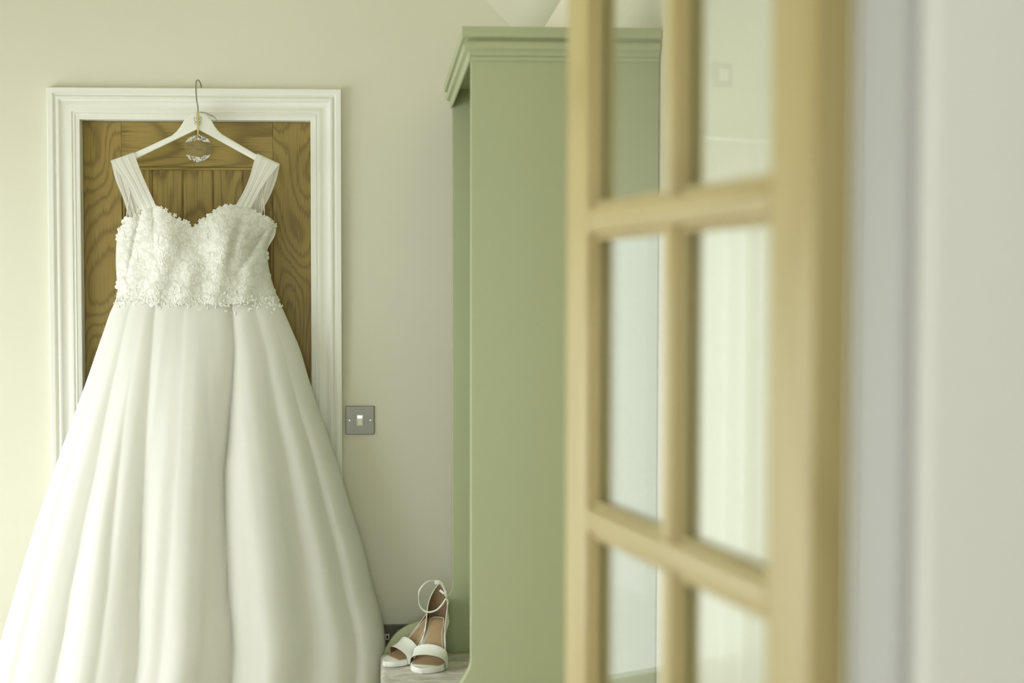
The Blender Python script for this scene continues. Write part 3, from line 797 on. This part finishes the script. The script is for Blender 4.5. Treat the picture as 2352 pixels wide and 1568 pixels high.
# back of the bodice, lining side towards the room at the arm holes
BTOP = [(271, 527), (280, 515), (300, 503), (340, 520), (455, 548), (560, 520), (590, 500), (618, 508), (634, 521)]
bm = bmesh.new()
def back_fn(u, v):
    t_ = poly_at(BTOP, u); l = poly_at(LEFT, v); r = poly_at(RIGHT, v); b_ = poly_at(BOT, u)
    x = lerp(l[0], r[0], u) if v > 0 else t_[0]; x = lerp(t_[0], lerp(l[0], r[0], u), smooth(v * 3)); y = lerp(t_[1], b_[1], v)
    return at(x, y, DBK - 0.004 + 0.006 * math.sin(math.pi * u))
grid(bm, back_fn, 40, 24)
obj('back_bodice', bm, SATIN, dress, smoothing=True)

# lace: flowers, leaves and cords raised on the bodice
rl = random.Random(12)
def surf(px, py, h): return at(px, py, bod_Y(px, py) - h)
def flower(bm, cx_, cy_, r, an0, petals=5, h=0.0006):
    for k_ in range(petals):
        an = an0 + k_ * 2 * math.pi / petals
        ca, sa = math.cos(an), math.sin(an)
        pw_ = r * 0.40
        outline = [(0.12 * r, 0), (0.50 * r, pw_), (0.85 * r, pw_ * 0.8), (1.0 * r, 0), (0.85 * r, -pw_ * 0.8), (0.50 * r, -pw_)]
        vs_ = [bm.verts.new(surf(cx_ + a_ * ca - b_ * sa, cy_ + a_ * sa + b_ * ca, h * (0.4 if i in (0,) else 0.75))) for i, (a_, b_) in enumerate(outline)]
        mid = bm.verts.new(surf(cx_ + 0.6 * r * ca, cy_ + 0.6 * r * sa, h * 1.7))
        for i in range(6): bm.faces.new((vs_[i], vs_[(i + 1) % 6], mid))
    c = bm.verts.new(surf(cx_, cy_, h * 2.0))
    rg = [bm.verts.new(surf(cx_ + math.cos(k_) * r * 0.17, cy_ + math.sin(k_) * r * 0.17, h)) for k_ in (0, 1.05, 2.1, 3.14, 4.2, 5.25)]
    for i in range(6): bm.faces.new((rg[i], rg[(i + 1) % 6], c))
def leaf(bm, cx_, cy_, ln, an, h=0.0007):
    ca, sa = math.cos(an), math.sin(an)
    oc = [(0, 0), (ln * 0.35, ln * 0.17), (ln * 0.7, ln * 0.13), (ln, 0), (ln * 0.7, -ln * 0.13), (ln * 0.35, -ln * 0.17)]
    vs_ = [bm.verts.new(surf(cx_ + a_ * ca - b_ * sa, cy_ + a_ * sa + b_ * ca, h * 0.5)) for a_, b_ in oc]
    mid = bm.verts.new(surf(cx_ + 0.5 * ln * ca, cy_ + 0.5 * ln * sa, h * 1.6))
    for i in range(6): bm.faces.new((vs_[i], vs_[(i + 1) % 6], mid))
def cord(bm, x, y, ln, an, curl, h=0.0011):
    pts = []
    for k_ in range(9):
        if not inside(x, y, 5): break
        pts.append(surf(x, y, h)); x += math.cos(an) * ln / 8; y += math.sin(an) * ln / 8; an += curl
    if len(pts) > 3: tube(bm, pts, 0.0006, 5)
bm = bmesh.new()
pos = []
tries = 0
def inside(x, y, m=3):
    if y > 700: return False
    l, r = edge_x(clamp(y, 528, 700))
    if not (l + m < x < r - m): return False
    tt = interp([(p_[0], p_[1]) for p_ in TOP], x)
    return y > tt + m
while len(pos) < 150 and tries < 9000:
    tries += 1
    x, y = rl.uniform(266, 644), rl.uniform(474, 694)
    r = rl.choice((9, 10, 12, 15, 17)) * 0.95
    if not inside(x, y, 4): continue
    if any((x - a_) ** 2 + (y - b_) ** 2 < (0.78 * (r + c_)) ** 2 for a_, b_, c_ in pos): continue
    pos.append((x, y, r)); flower(bm, x, y, r, rl.uniform(0, 6), rl.choice((5, 5, 6, 8)))
obj('lace_flowers', bm, LACE, dress, kind='stuff', smoothing=False)
bm = bmesh.new()
for _ in range(330):
    x, y = rl.uniform(266, 644), rl.uniform(474, 696)
    if inside(x, y, 13): leaf(bm, x, y, rl.uniform(8, 17), rl.uniform(0, 6.28))
for _ in range(150):
    x, y = rl.uniform(275, 636), rl.uniform(486, 690)
    if inside(x, y, 16): cord(bm, x, y, rl.uniform(20, 45), rl.uniform(0, 6.28), rl.uniform(-0.35, 0.35))
obj('lace_sprigs', bm, LACE, dress, kind='stuff')
# beads and sequins
bm = bmesh.new()
for _ in range(110):
    x, y = rl.uniform(268, 640), rl.uniform(480, 690)
    if not inside(x, y, 4): continue
    c = surf(x, y, 0.0026); r = rl.uniform(0.0007, 0.0013)
    bmesh.ops.create_icosphere(bm, subdivisions=1, radius=r, matrix=Matrix.Translation(c))
obj('sequins', bm, SEQUIN, dress, kind='stuff')
# lace edging: separate flowers along the neckline, drooping sprigs at the waist
def edge_flower(name, x, y, Y, r, an, lf=False):
    bm = bmesh.new()
    c = at(x, y, Y)
    m_ = r * 3.7 / FPX
    for k_ in range(5):
        a_ = an + k_ * 1.257
        o2 = []
        for q in range(7):
            t_ = q * 2 * math.pi / 7
            ex, ez = 0.60 * m_ + 0.40 * m_ * math.cos(t_), 0.30 * m_ * math.sin(t_)
            o2.append(bm.verts.new(c + Vector((ex * math.cos(a_) - ez * math.sin(a_), -0.0006 - 0.0012 * rl.random(), ex * math.sin(a_) + ez * math.cos(a_)))))
        mid = bm.verts.new(c + Vector((0.6 * m_ * math.cos(a_), -0.0025, 0.6 * m_ * math.sin(a_))))
        for q in range(7): bm.faces.new((o2[q], o2[(q + 1) % 7], mid))
    bmesh.ops.create_icosphere(bm, subdivisions=1, radius=0.2 * m_, matrix=Matrix.Translation(c + Vector((0, -0.0015, 0))))
    return obj(name, bm, LACE, dress)
for (x, y, r) in [(370, 477, 5), (381, 482, 5.5), (391, 491, 4), (402, 494, 5), (412, 503, 5), (424, 508, 6), (431, 512, 6.5), (436, 517, 4), (449, 517, 4), (460, 507, 5.5), (468, 503, 5), (480, 494, 4), (492, 485, 5), (505, 477, 5), (519, 472, 5), (530, 471, 4),
                  (586, 484, 4), (598, 492, 5), (607, 496, 4), (612, 500, 5), (618, 504, 6), (625, 509, 5), (631, 517, 6.5), (629, 527, 5), (622, 540, 4), (275, 526, 5), (283, 513, 3.5), (309, 493, 5), (318, 483, 5.5), (327, 477, 5)]:
    edge_flower('lace_flower', x, y, bod_Y(x, y + 3) - 0.002, r, rl.uniform(0, 6))

# ---- skirt
SLP = [(690, 266), (700, 262), (725, 251), (750, 243), (800, 226), (860, 206), (905, 190), (985, 161), (1035, 143), (1110, 117), (1190, 90), (1285, 60), (1370, 35), (1460, 9), (1568, -20), (1750, -70), (1920, -112)]
SRP = [(690, 640), (700, 645), (730, 659), (770, 676), (800, 689), (855, 705), (905, 721), (950, 736), (1020, 762), (1104, 788), (1160, 804), (1258, 835), (1345, 856), (1411, 876), (1471, 886), (1568, 884), (1750, 878), (1920, 874)]
def folds(u, t, ph):
    """depth of the folds at u across the front, t down the skirt (0 waist, 1 floor)"""
    d = 0.0
    g = t ** 0.8
    def valley(c, w, a, sharp=1.0):
        return -a * math.exp(-(abs(u - c) / w) ** sharp)
    # the deep V right of the middle
    c1 = interp([(0, 0.72), (0.10, 0.685), (0.30, 0.605), (0.45, 0.600), (0.62, 0.612), (1, 0.625)], t)
    d += valley(c1, 0.030 + 0.02 * t, 0.085 * smooth(t * 3.2) + 0.02, 0.9)
    # left valley
    c2 = interp([(0, 0.27), (0.15, 0.31), (0.35, 0.345), (0.65, 0.385), (1, 0.40)], t)
    d += valley(c2, 0.035, 0.050 * smooth(t * 2.0) + 0.008, 1.0)
    c3 = interp([(0, 0.44), (0.25, 0.445), (1, 0.44)], t)
    d += valley(c3, 0.018, 0.022 * smooth(t * 2) + 0.006, 1.0) if ph == 0 else 0
    c4 = interp([(0, 0.12), (0.3, 0.17), (1, 0.195)], t)
    d += valley(c4, 0.028, 0.040 * smooth(t * 1.6) + 0.004, 1.1)
    c5 = interp([(0, 0.20), (0.5, 0.285), (1, 0.30)], t)
    d += valley(c5, 0.020, 0.020 * smooth(t * 2), 1.1)
    c6 = interp([(0, 0.85), (0.4, 0.83), (1, 0.80)], t)
    d += valley(c6, 0.045, 0.045 * smooth(t * 1.6) + 0.004, 1.5)
    c7 = interp([(0, 0.93), (1, 0.925)], t)
    d += valley(c7, 0.022, 0.03 * smooth(t * 2), 1.2)
    c8 = interp([(0, 0.58), (1, 0.52)], t)
    d += valley(c8, 0.025, 0.020 * smooth(t * 2), 1.2)
    c9 = interp([(0, 0.06), (1, 0.085)], t)
    d += valley(c9, 0.018, 0.02 * smooth(t * 2), 1.2)
    d += 0.030 * g * math.exp(-((u - 0.50) / 0.05) ** 2) + 0.030 * g * math.exp(-((u - 0.72) / 0.06) ** 2) + 0.02 * g * math.exp(-((u - 0.25) / 0.04) ** 2)
    d += g * (0.006 * math.sin(2 * math.pi * (9 * u + 0.7 * t + ph)) + 0.004 * math.sin(2 * math.pi * (17 * u - 0.4 * t + 2 * ph)))
    d += g * 0.012 * math.sin(5.0 * t + 9 * u + ph) * smooth((t - 0.4) * 2)
    return d
def skirt_fn(grow, ph, ytop, extra):
    def fn(u, v):
        py = lerp(ytop, 1925, v ** 0.95)
        t = (py - 690) / (1925 - 690)
        l = sinterp(SLP, py) + (2.0 - grow) * t * 3; r = sinterp(SRP, py) - (2.0 - grow) * t * 3
        phi = math.pi * u
        sn = math.sin(phi)
        uu = (1 - math.cos(phi)) / 2
        D = interp([(0, 0.072), (0.03, 0.088), (0.1, 0.118), (0.35, 0.20), (0.7, 0.29), (1, 0.36)], t) + extra * smooth(t * 7)
        Yc = DBK - 0.012
        Y = Yc - D * sn ** 0.8 - (folds(uu, t, ph) * min(1.0, sn * 2.2) if t > 0 else 0)
        px = lerp(l, r, uu)
        p = at(px, py, Yc)                      # position across at the back plane ...
        return Vector((p.x * (1 - 0.02 * sn * t), Y, max(0.012, p.z)))
    return fn
def skirt_mesh(grow, ph, ytop, extra, nu=260, nv=70, back=True):
    bm = bmesh.new()
    fn = skirt_fn(grow, ph, ytop, extra)
    rows = grid(bm, fn, nu, nv)
    if back:
        bk = []
        for j, rw in enumerate(rows):
            a_, b_ = rw[0].co, rw[-1].co
            bk.append([rw[0]] + [bm.verts.new((lerp(a_.x, b_.x, k_ / 12), DBK + 0.006 * math.sin(math.pi * k_ / 12), lerp(a_.z, b_.z, k_ / 12))) for k_ in range(1, 12)] + [rw[-1]])
        for j in range(len(bk) - 1):
            for k_ in range(12): bm.faces.new((bk[j][k_ + 1], bk[j][k_], bk[j + 1][k_], bk[j + 1][k_ + 1]))
    return bm
obj('underskirt', skirt_mesh(0.0, 0.0, 692, 0.0), SKIRT, dress, smoothing=True)
obj('overskirt', skirt_mesh(2.0, 0.23, 694, 0.016, 240, 60, back=False), ORGANZA, dress, smoothing=True)
# lace sprigs falling over the top of the skirt
bm = bmesh.new()
fs = skirt_fn(2.0, 0.23, 694, 0.016)
for _ in range(260):
    u = rl.uniform(0.06, 0.94)
    py = 692 + rl.gauss(0, 8) + (9 if rl.random() < 0.12 else 0)
    uu = (1 - math.cos(math.pi * u)) / 2
    l, r = sinterp(SLP, max(py, 690)), sinterp(SRP, max(py, 690))
    x = lerp(l, r, uu)
    Yk = min(fs(u, max(0, (py - 694) / 1231) ** (1 / 0.95)).y, bod_Y(x, min(py, 698))) - 0.0008
    ln = rl.uniform(6, 12); an = rl.uniform(0, 6.28)
    m_ = 3.66 / FPX; c = at(x, py, Yk)
    oc = [(0, 0), (ln * 0.35, ln * 0.2), (ln * 0.7, ln * 0.16), (ln, 0), (ln * 0.7, -ln * 0.16), (ln * 0.35, -ln * 0.2)]
    vv = [bm.verts.new(c + Vector(((a_ * math.cos(an) - b_ * math.sin(an)) * m_, 0, (a_ * math.sin(an) + b_ * math.cos(an)) * m_))) for a_, b_ in oc]
    mid = bm.verts.new(c + Vector((0.5 * ln * math.cos(an) * m_, -0.0016, 0.5 * ln * math.sin(an) * m_)))
    for i in range(6): bm.faces.new((vv[i], vv[(i + 1) % 6], mid))
obj('waist_lace', bm, LACE, dress, kind='stuff')

# ---- straps: wide gathered tulle over the hanger's arms
def ribbon(name, pairs, mat=TULLE, nacross=16, wave=0.0006, folds_=3, seed=0.0):
    A = [at(*p_[0]) for p_ in pairs]; B = [at(*p_[1]) for p_ in pairs]
    A = spline(A, 8); B = spline(B, 8)
    bm = bmesh.new()
    nv = len(A) - 1
    def fn(u, v):
        i = min(nv, int(round(v * nv)))
        p = A[i].lerp(B[i], u)
        w = wave * (math.sin(2 * math.pi * (folds_ * u + seed + 0.4 * v)) + 0.6 * math.sin(2 * math.pi * (folds_ * 2.3 * u + seed * 2)))
        return p + Vector((0, -w * math.sin(math.pi * clamp(u)) ** 0.5, 0.0))
    grid(bm, fn, nacross * 2, nv)
    return obj(name, bm, mat, dress, smoothing=True)
F = 3.715
ribbon('strap', [((359, 474, 3.690), (321, 482, 3.700)), ((340, 432, 3.700), (299, 436, 3.704)), ((325, 398, 3.708), (281, 408, 3.708)), ((314, 368, 3.714), (262, 384, 3.712)), ((308, 352, 3.718), (254, 370, 3.716)), ((306, 350, 3.728), (255, 369, 3.728))], seed=0.1)
ribbon('strap_back', [((306, 350, 3.728), (255, 369, 3.728)), ((308, 354, 3.744), (256, 374, 3.744)), ((312, 400, 3.750), (265, 412, 3.750)), ((316, 445, 3.750), (281, 452, 3.750)), ((322, 480, 3.750), (294, 492, 3.750)), ((326, 505, 3.750), (302, 512, 3.750))], wave=0.001, seed=0.5)
ribbon('strap', [((541, 472, 3.690), (577, 477, 3.700)), ((560, 438, 3.700), (596, 440, 3.704)), ((574, 404, 3.708), (614, 412, 3.708)), ((583, 372, 3.714), (633, 388, 3.712)), ((590, 354, 3.718), (642, 377, 3.716)), ((592, 353, 3.728), (641, 376, 3.728))], seed=0.3)
ribbon('strap_back', [((592, 353, 3.728), (641, 376, 3.728)), ((592, 358, 3.744), (642, 380, 3.744)), ((584, 405, 3.750), (635, 412, 3.750)), ((578, 445, 3.750), (622, 446, 3.750)), ((576, 475, 3.750), (607, 476, 3.750)), ((578, 500, 3.750), (601, 502, 3.750))], wave=0.001, seed=0.8)
# thin satin hanging loops
bm = bmesh.new()
tube(bm, spline([at(299, 436, 3.716), at(296, 462, 3.722), at(291, 490, 3.732), at(290, 505, 3.744)], 6), 0.0012, 8)
tube(bm, spline([at(299.5, 436, 3.718), at(299, 460, 3.724), at(294, 486, 3.734), at(291, 505, 3.746)], 6), 0.0010, 8)
obj('hanging_loop', bm, SATIN, dress, smoothing=True)
bm = bmesh.new()
tube(bm, spline([at(603, 430, 3.716), at(602.5, 455, 3.720), at(601, 480, 3.728), at(600, 496, 3.740)], 6), 0.0010, 8)
tube(bm, spline([at(603.5, 432, 3.718), at(605, 460, 3.722), at(607, 480, 3.730), at(607, 500, 3.744)], 6), 0.0016, 8)
obj('hanging_loop', bm, SATIN, dress, smoothing=True)

# ------------------------------------------------------------------ sandals
def sandal(label, toe, heel, mirror=1, rs=1.0, big=1.0):
    """local x across, y from toe tip to heel, z up; toe and heel are plan positions on the seat"""
    t2, h2 = Vector(toe), Vector(heel)
    d = (h2 - t2); ang = math.atan2(d.y, d.x) - math.pi / 2
    Lh = d.length
    root = thing('sandal', label, 'shoe', (t2.x, t2.y, seat_z), ang, 'white ankle strap heels')
    HH = 0.118
    W = [(0.0, 0.006), (0.012, 0.026), (0.035, 0.040), (0.055, 0.044), (0.080, 0.036), (0.110, 0.0275), (0.135, 0.030), (0.150, 0.031), (0.163, 0.024), (0.170, 0.009)]
    Z = [(0.0, 0.015), (0.02, 0.0165), (0.045, 0.018), (0.060, 0.024), (0.080, 0.045), (0.110, 0.084), (0.135, 0.107), (0.150, 0.115), (0.170, HH)]
    C = [(0.0, -0.010), (0.02, -0.006), (0.05, 0.0), (0.09, 0.004), (0.13, 0.002), (0.17, 0.0)]
    k_ = Lh / 0.170
    hw = lambda s: sinterp(W, s) * big
    hz_ = lambda s: sinterp(Z, s)
    cc_ = lambda s: sinterp(C, s) * mirror
    def th(s): return interp([(0, 0.015), (0.03, 0.0165), (0.055, 0.016), (0.07, 0.010), (0.17, 0.008)], s)
    def loft(ins, z_up, z_lo, s0=0.0, s1=0.170, n=36):
        bm = bmesh.new(); rings = []
        for i in range(n + 1):
            f_ = i / n; f_ = 0.5 - 0.5 * math.cos(math.pi * f_)
            s = lerp(s0, s1, f_); w = max(0.001, hw(s) - ins); c = cc_(s); zt = hz_(s) + z_up; zl = hz_(s) - (th(s) if z_lo is None else z_lo)
            zl = max(zl, 0.0006)
            r3 = min(0.003, (zt - zl) * 0.45)
            ring = [(c - w + r3, zt), (c + w - r3, zt), (c + w, zt - r3), (c + w, zl + r3 * 0.5), (c + w - 0.002, zl), (c - w + 0.002, zl), (c - w, zl + r3 * 0.5), (c - w, zt - r3)]
            rings.append([bm.verts.new((x_, s * k_, z_)) for x_, z_ in ring])
        for A, B in zip(rings, rings[1:]):
            for q in range(8): bm.faces.new((A[q], A[(q + 1) % 8], B[(q + 1) % 8], B[q]))
        bm.faces.new(rings[0][::-1]); bm.faces.new(rings[-1])
        return bm
    obj('sole', loft(0.0, 0.0, None), SHOEW, root, local=True, smoothing=True, angle=50)
    obj('insole', loft(0.0045, 0.0018, -0.0002, 0.028, 0.1665), SHOET, root, local=True, smoothing=True, angle=50)
    # raised heel pad outline
    bm = bmesh.new(); pts = []
    for q in range(17):
        an = math.pi * q / 16; pts.append((cc_(0.14) + math.cos(an) * 0.0185 * big, (0.140 + math.sin(an) * 0.019) * k_, hz_(0.140 + math.sin(an) * 0.019) + 0.0026))
    for s in (0.11, 0.085, 0.065): pts.append((cc_(s) - (hw(s) - 0.010), s * k_, hz_(s) + 0.0024))
    pts = [(cc_(s) + (hw(s) - 0.010), s * k_, hz_(s) + 0.0024) for s in (0.065, 0.085, 0.11)] + pts
    tube(bm, pts, 0.0008, 6); obj('insole_stitching', bm, SHOEW, root, local=True, smoothing=True)
    # block heel
    bm = bmesh.new(); rings = []
    for i in range(9):
        f_ = i / 8; z_ = lerp(0.0006, hz_(0.150) - 0.006, f_)
        w = lerp(0.0165, 0.0295, f_ ** 1.6) * big; yb = lerp(0.160, 0.1695, f_ ** 1.5); yf = lerp(0.133, 0.122, f_ ** 2.0)
        ring = []
        for q in range(13):
            an = math.pi * q / 12; ring.append((math.cos(an) * w, lerp((yb + yf) / 2, yb, math.sin(an)) * k_))
        ring += [(-w, yf * k_), (w, yf * k_)]
        rings.append([bm.verts.new((x_, y_, lerp(0.0006, hz_(min(0.165, y_ / k_)) - 0.007, f_))) for x_, y_ in ring])
    for A, B in zip(rings, rings[1:]):
        n = len(A)
        for q in range(n): bm.faces.new((A[q], A[(q + 1) % n], B[(q + 1) % n], B[q]))
    bm.faces.new(rings[0][::-1]); bm.faces.new(rings[-1])
    obj('heel', bm, SHOEW, root, local=True, smoothing=True, angle=50)
    # heel cup: outside white, inside brown
    def cup(ins):
        bm = bmesh.new()
        N = 40
        def fn(u, v):
            an = lerp(-0.02, math.pi + 0.02, u)
            # plan: straight sides into a round back
            if u < 0.30: s = lerp(0.088, 0.148, u / 0.30); x = hw(s); 
            elif u > 0.70: s = lerp(0.148, 0.088, (u - 0.70) / 0.30); x = -hw(s)
            else:
                a_ = (u - 0.30) / 0.40 * math.pi; s = 0.148 + 0.0235 * math.sin(a_); x = math.cos(a_) * hw(0.148)
            x = x + (-ins if x > 0 else ins) * (1 if abs(x) > 0.002 else 0)
            base = hz_(min(s, 0.17)) - 0.006
            rise = interp([(0, 0.004), (0.12, 0.016), (0.30, 0.046), (0.42, 0.082), (0.5, 0.100), (0.58, 0.082), (0.70, 0.046), (0.88, 0.016), (1, 0.004)], u)
            rise *= rs
            z_ = base + rise * v
            taper = 1 - 0.40 * v * (rise / 0.100)
            yy = s * k_ - ins * math.sin(math.pi * u) * 1.0 + 0.004 * v * math.sin(math.pi * u)
            return (x * taper + cc_(s), yy, z_)
        grid(bm, fn, N, 10)
        return bm
    obj('heel_counter', cup(0.0), SHOEW, root, local=True, smoothing=True)
    obj('counter_lining', cup(0.0016), SHOEB, root, local=True, smoothing=True)
    bm = bmesh.new(); pts = []
    for i in range(41):
        u = i / 40
        if u < 0.30: s = lerp(0.088, 0.148, u / 0.30); x = hw(s)
        elif u > 0.70: s = lerp(0.148, 0.088, (u - 0.70) / 0.30); x = -hw(s)
        else:
            a_ = (u - 0.30) / 0.40 * math.pi; s = 0.148 + 0.0235 * math.sin(a_); x = math.cos(a_) * hw(0.148)
        rise = interp([(0, 0.004), (0.12, 0.016), (0.30, 0.046), (0.42, 0.082), (0.5, 0.100), (0.58, 0.082), (0.70, 0.046), (0.88, 0.016), (1, 0.004)], u)
        rise *= rs
        pts.append((x * (1 - 0.40 * rise / 0.100) + cc_(s), s * k_ + 0.004 * math.sin(math.pi * u), hz_(min(s, 0.17)) - 0.006 + rise))
    tube(bm, pts, 0.0014, 8); obj('counter_edging', bm, SHOEW, root, local=True, smoothing=True)
    # toe band
    def band(lift, y_in):
        bm = bmesh.new()
        def fn(u, v):
            an = math.pi * u; s = lerp(0.036, 0.066, v)
            w = (hw(0.050) + 0.0025) - y_in; hgt = lerp(0.026, 0.036, v) - y_in
            x = math.cos(an) * w + cc_(0.05)
            z_ = 0.004 + (hz_(s) - 0.004) * 1.0 * min(1, math.sin(an) * 3) + hgt * math.sin(an) ** 0.75
            return (x, (s + 0.010 * (1 - math.sin(an))) * k_, max(0.002, z_))
        grid(bm, fn, 30, 8)
        return bm
    obj('toe_band', band(0, 0.0), SHOEW, root, local=True, smoothing=True)
    obj('toe_band_lining', band(0, 0.0013), SHOEB, root, local=True, smoothing=True)
    return root, k_, hz_, cc_

front = sandal('white open toe sandal facing forward, nearer the cupboard side, on the velvet seat', (0.112, 3.455), (0.160, 3.600), 1, big=1.08)
second = sandal('white open toe sandal turned sideways, its toe at the seat front edge', (0.000, 3.538), (0.180, 3.652), -1, rs=0.42, big=0.94)
def ankle(root, pts, buckle, flat=0.35, tabpt=None):
    bm = bmesh.new(); tube(bm, spline(pts, 8), 0.0034, 10, flat=flat, ref=(0, 0.2, 1) if False else None)
    obj('ankle_strap', bm, SHOEW, root, smoothing=True)
# front sandal: strap looping out to the left and back to the buckle at the right
r0 = front[0]
def P3(px, py, Y): return at(px, py, Y)
def strip(bm, pts, width, wdir, thick=0.0014):
    """flat strap: rectangle swept along pts, width along wdir"""
    P = spline(pts, 8); rings = []
    for i, p in enumerate(P):
        t = (P[min(i + 1, len(P) - 1)] - P[max(i - 1, 0)]).normalized()
        w = Vector(wdir) - t * Vector(wdir).dot(t)
        w = w.normalized() if w.length > 1e-5 else t.orthogonal()
        n = t.cross(w)
        rings.append([bm.verts.new(p + w * width / 2 * a_ + n * thick / 2 * b_) for a_, b_ in ((-1, -1), (1, -1), (1, 1), (-1, 1))])
    for A, B in zip(rings, rings[1:]):
        for q in range(4): bm.faces.new((A[q], A[(q + 1) % 4], B[(q + 1) % 4], B[q]))
    bm.faces.new(rings[0][::-1]); bm.faces.new(rings[-1])
HYY = 3.606
bm = bmesh.new()
strip(bm, [P3(999, 1334, HYY), P3(988, 1333.5, HYY - 0.006), P3(974, 1341, HYY - 0.018), P3(963, 1357, HYY - 0.034), P3(961.5, 1376, HYY - 0.05), P3(966, 1393, HYY - 0.062), P3(976, 1403, HYY - 0.072), P3(988, 1405, HYY - 0.076), P3(1003, 1400, HYY - 0.072), P3(1015, 1388, HYY - 0.062), P3(1023, 1376, HYY - 0.052), P3(1027, 1370, HYY - 0.048)], 0.0052, (0, 0.75, 0.45))
obj('ankle_strap', bm, SHOEW, r0, smoothing=True, angle=40)
bm = bmesh.new()
strip(bm, [P3(1027, 1371, HYY - 0.050), P3(1021, 1364, HYY - 0.048), P3(1014, 1358, HYY - 0.046), P3(1010, 1355, HYY - 0.045)], 0.0062, (0.3, 0.1, 0.95))
obj('strap_end', bm, SHOEW, r0, smoothing=True, angle=40)
bm = bmesh.new()
strip(bm, [P3(1011, 1334, HYY - 0.002), P3(1018, 1343, HYY - 0.012), P3(1022, 1355, HYY - 0.026), P3(1026, 1368, HYY - 0.046)], 0.0050, (0, 0.8, 0.5))
obj('ankle_strap', bm, SHOEW, r0, smoothing=True, angle=40)
bm = bmesh.new()
tube(bm, [P3(1019, 1364, HYY - 0.053), P3(1025.5, 1361.5, HYY - 0.053), P3(1030, 1371, HYY - 0.053), P3(1024, 1374, HYY - 0.053)], 0.0009, 8, closed=True)
tube(bm, [P3(1022, 1363, HYY - 0.053), P3(1027, 1373, HYY - 0.054)], 0.0007, 6)
obj('buckle', bm, BUCKLE, r0, smoothing=True)
bm = bmesh.new()
c = P3(1004.5, 1337, HYY - 0.001)
box(bm, c.x - 0.0075, c.x + 0.0075, c.y - 0.003, c.y + 0.003, c.z - 0.0062, c.z + 0.0062, 0.0018, 3)
obj('strap_tab', bm, SHOEW, r0, smoothing=True, angle=40)
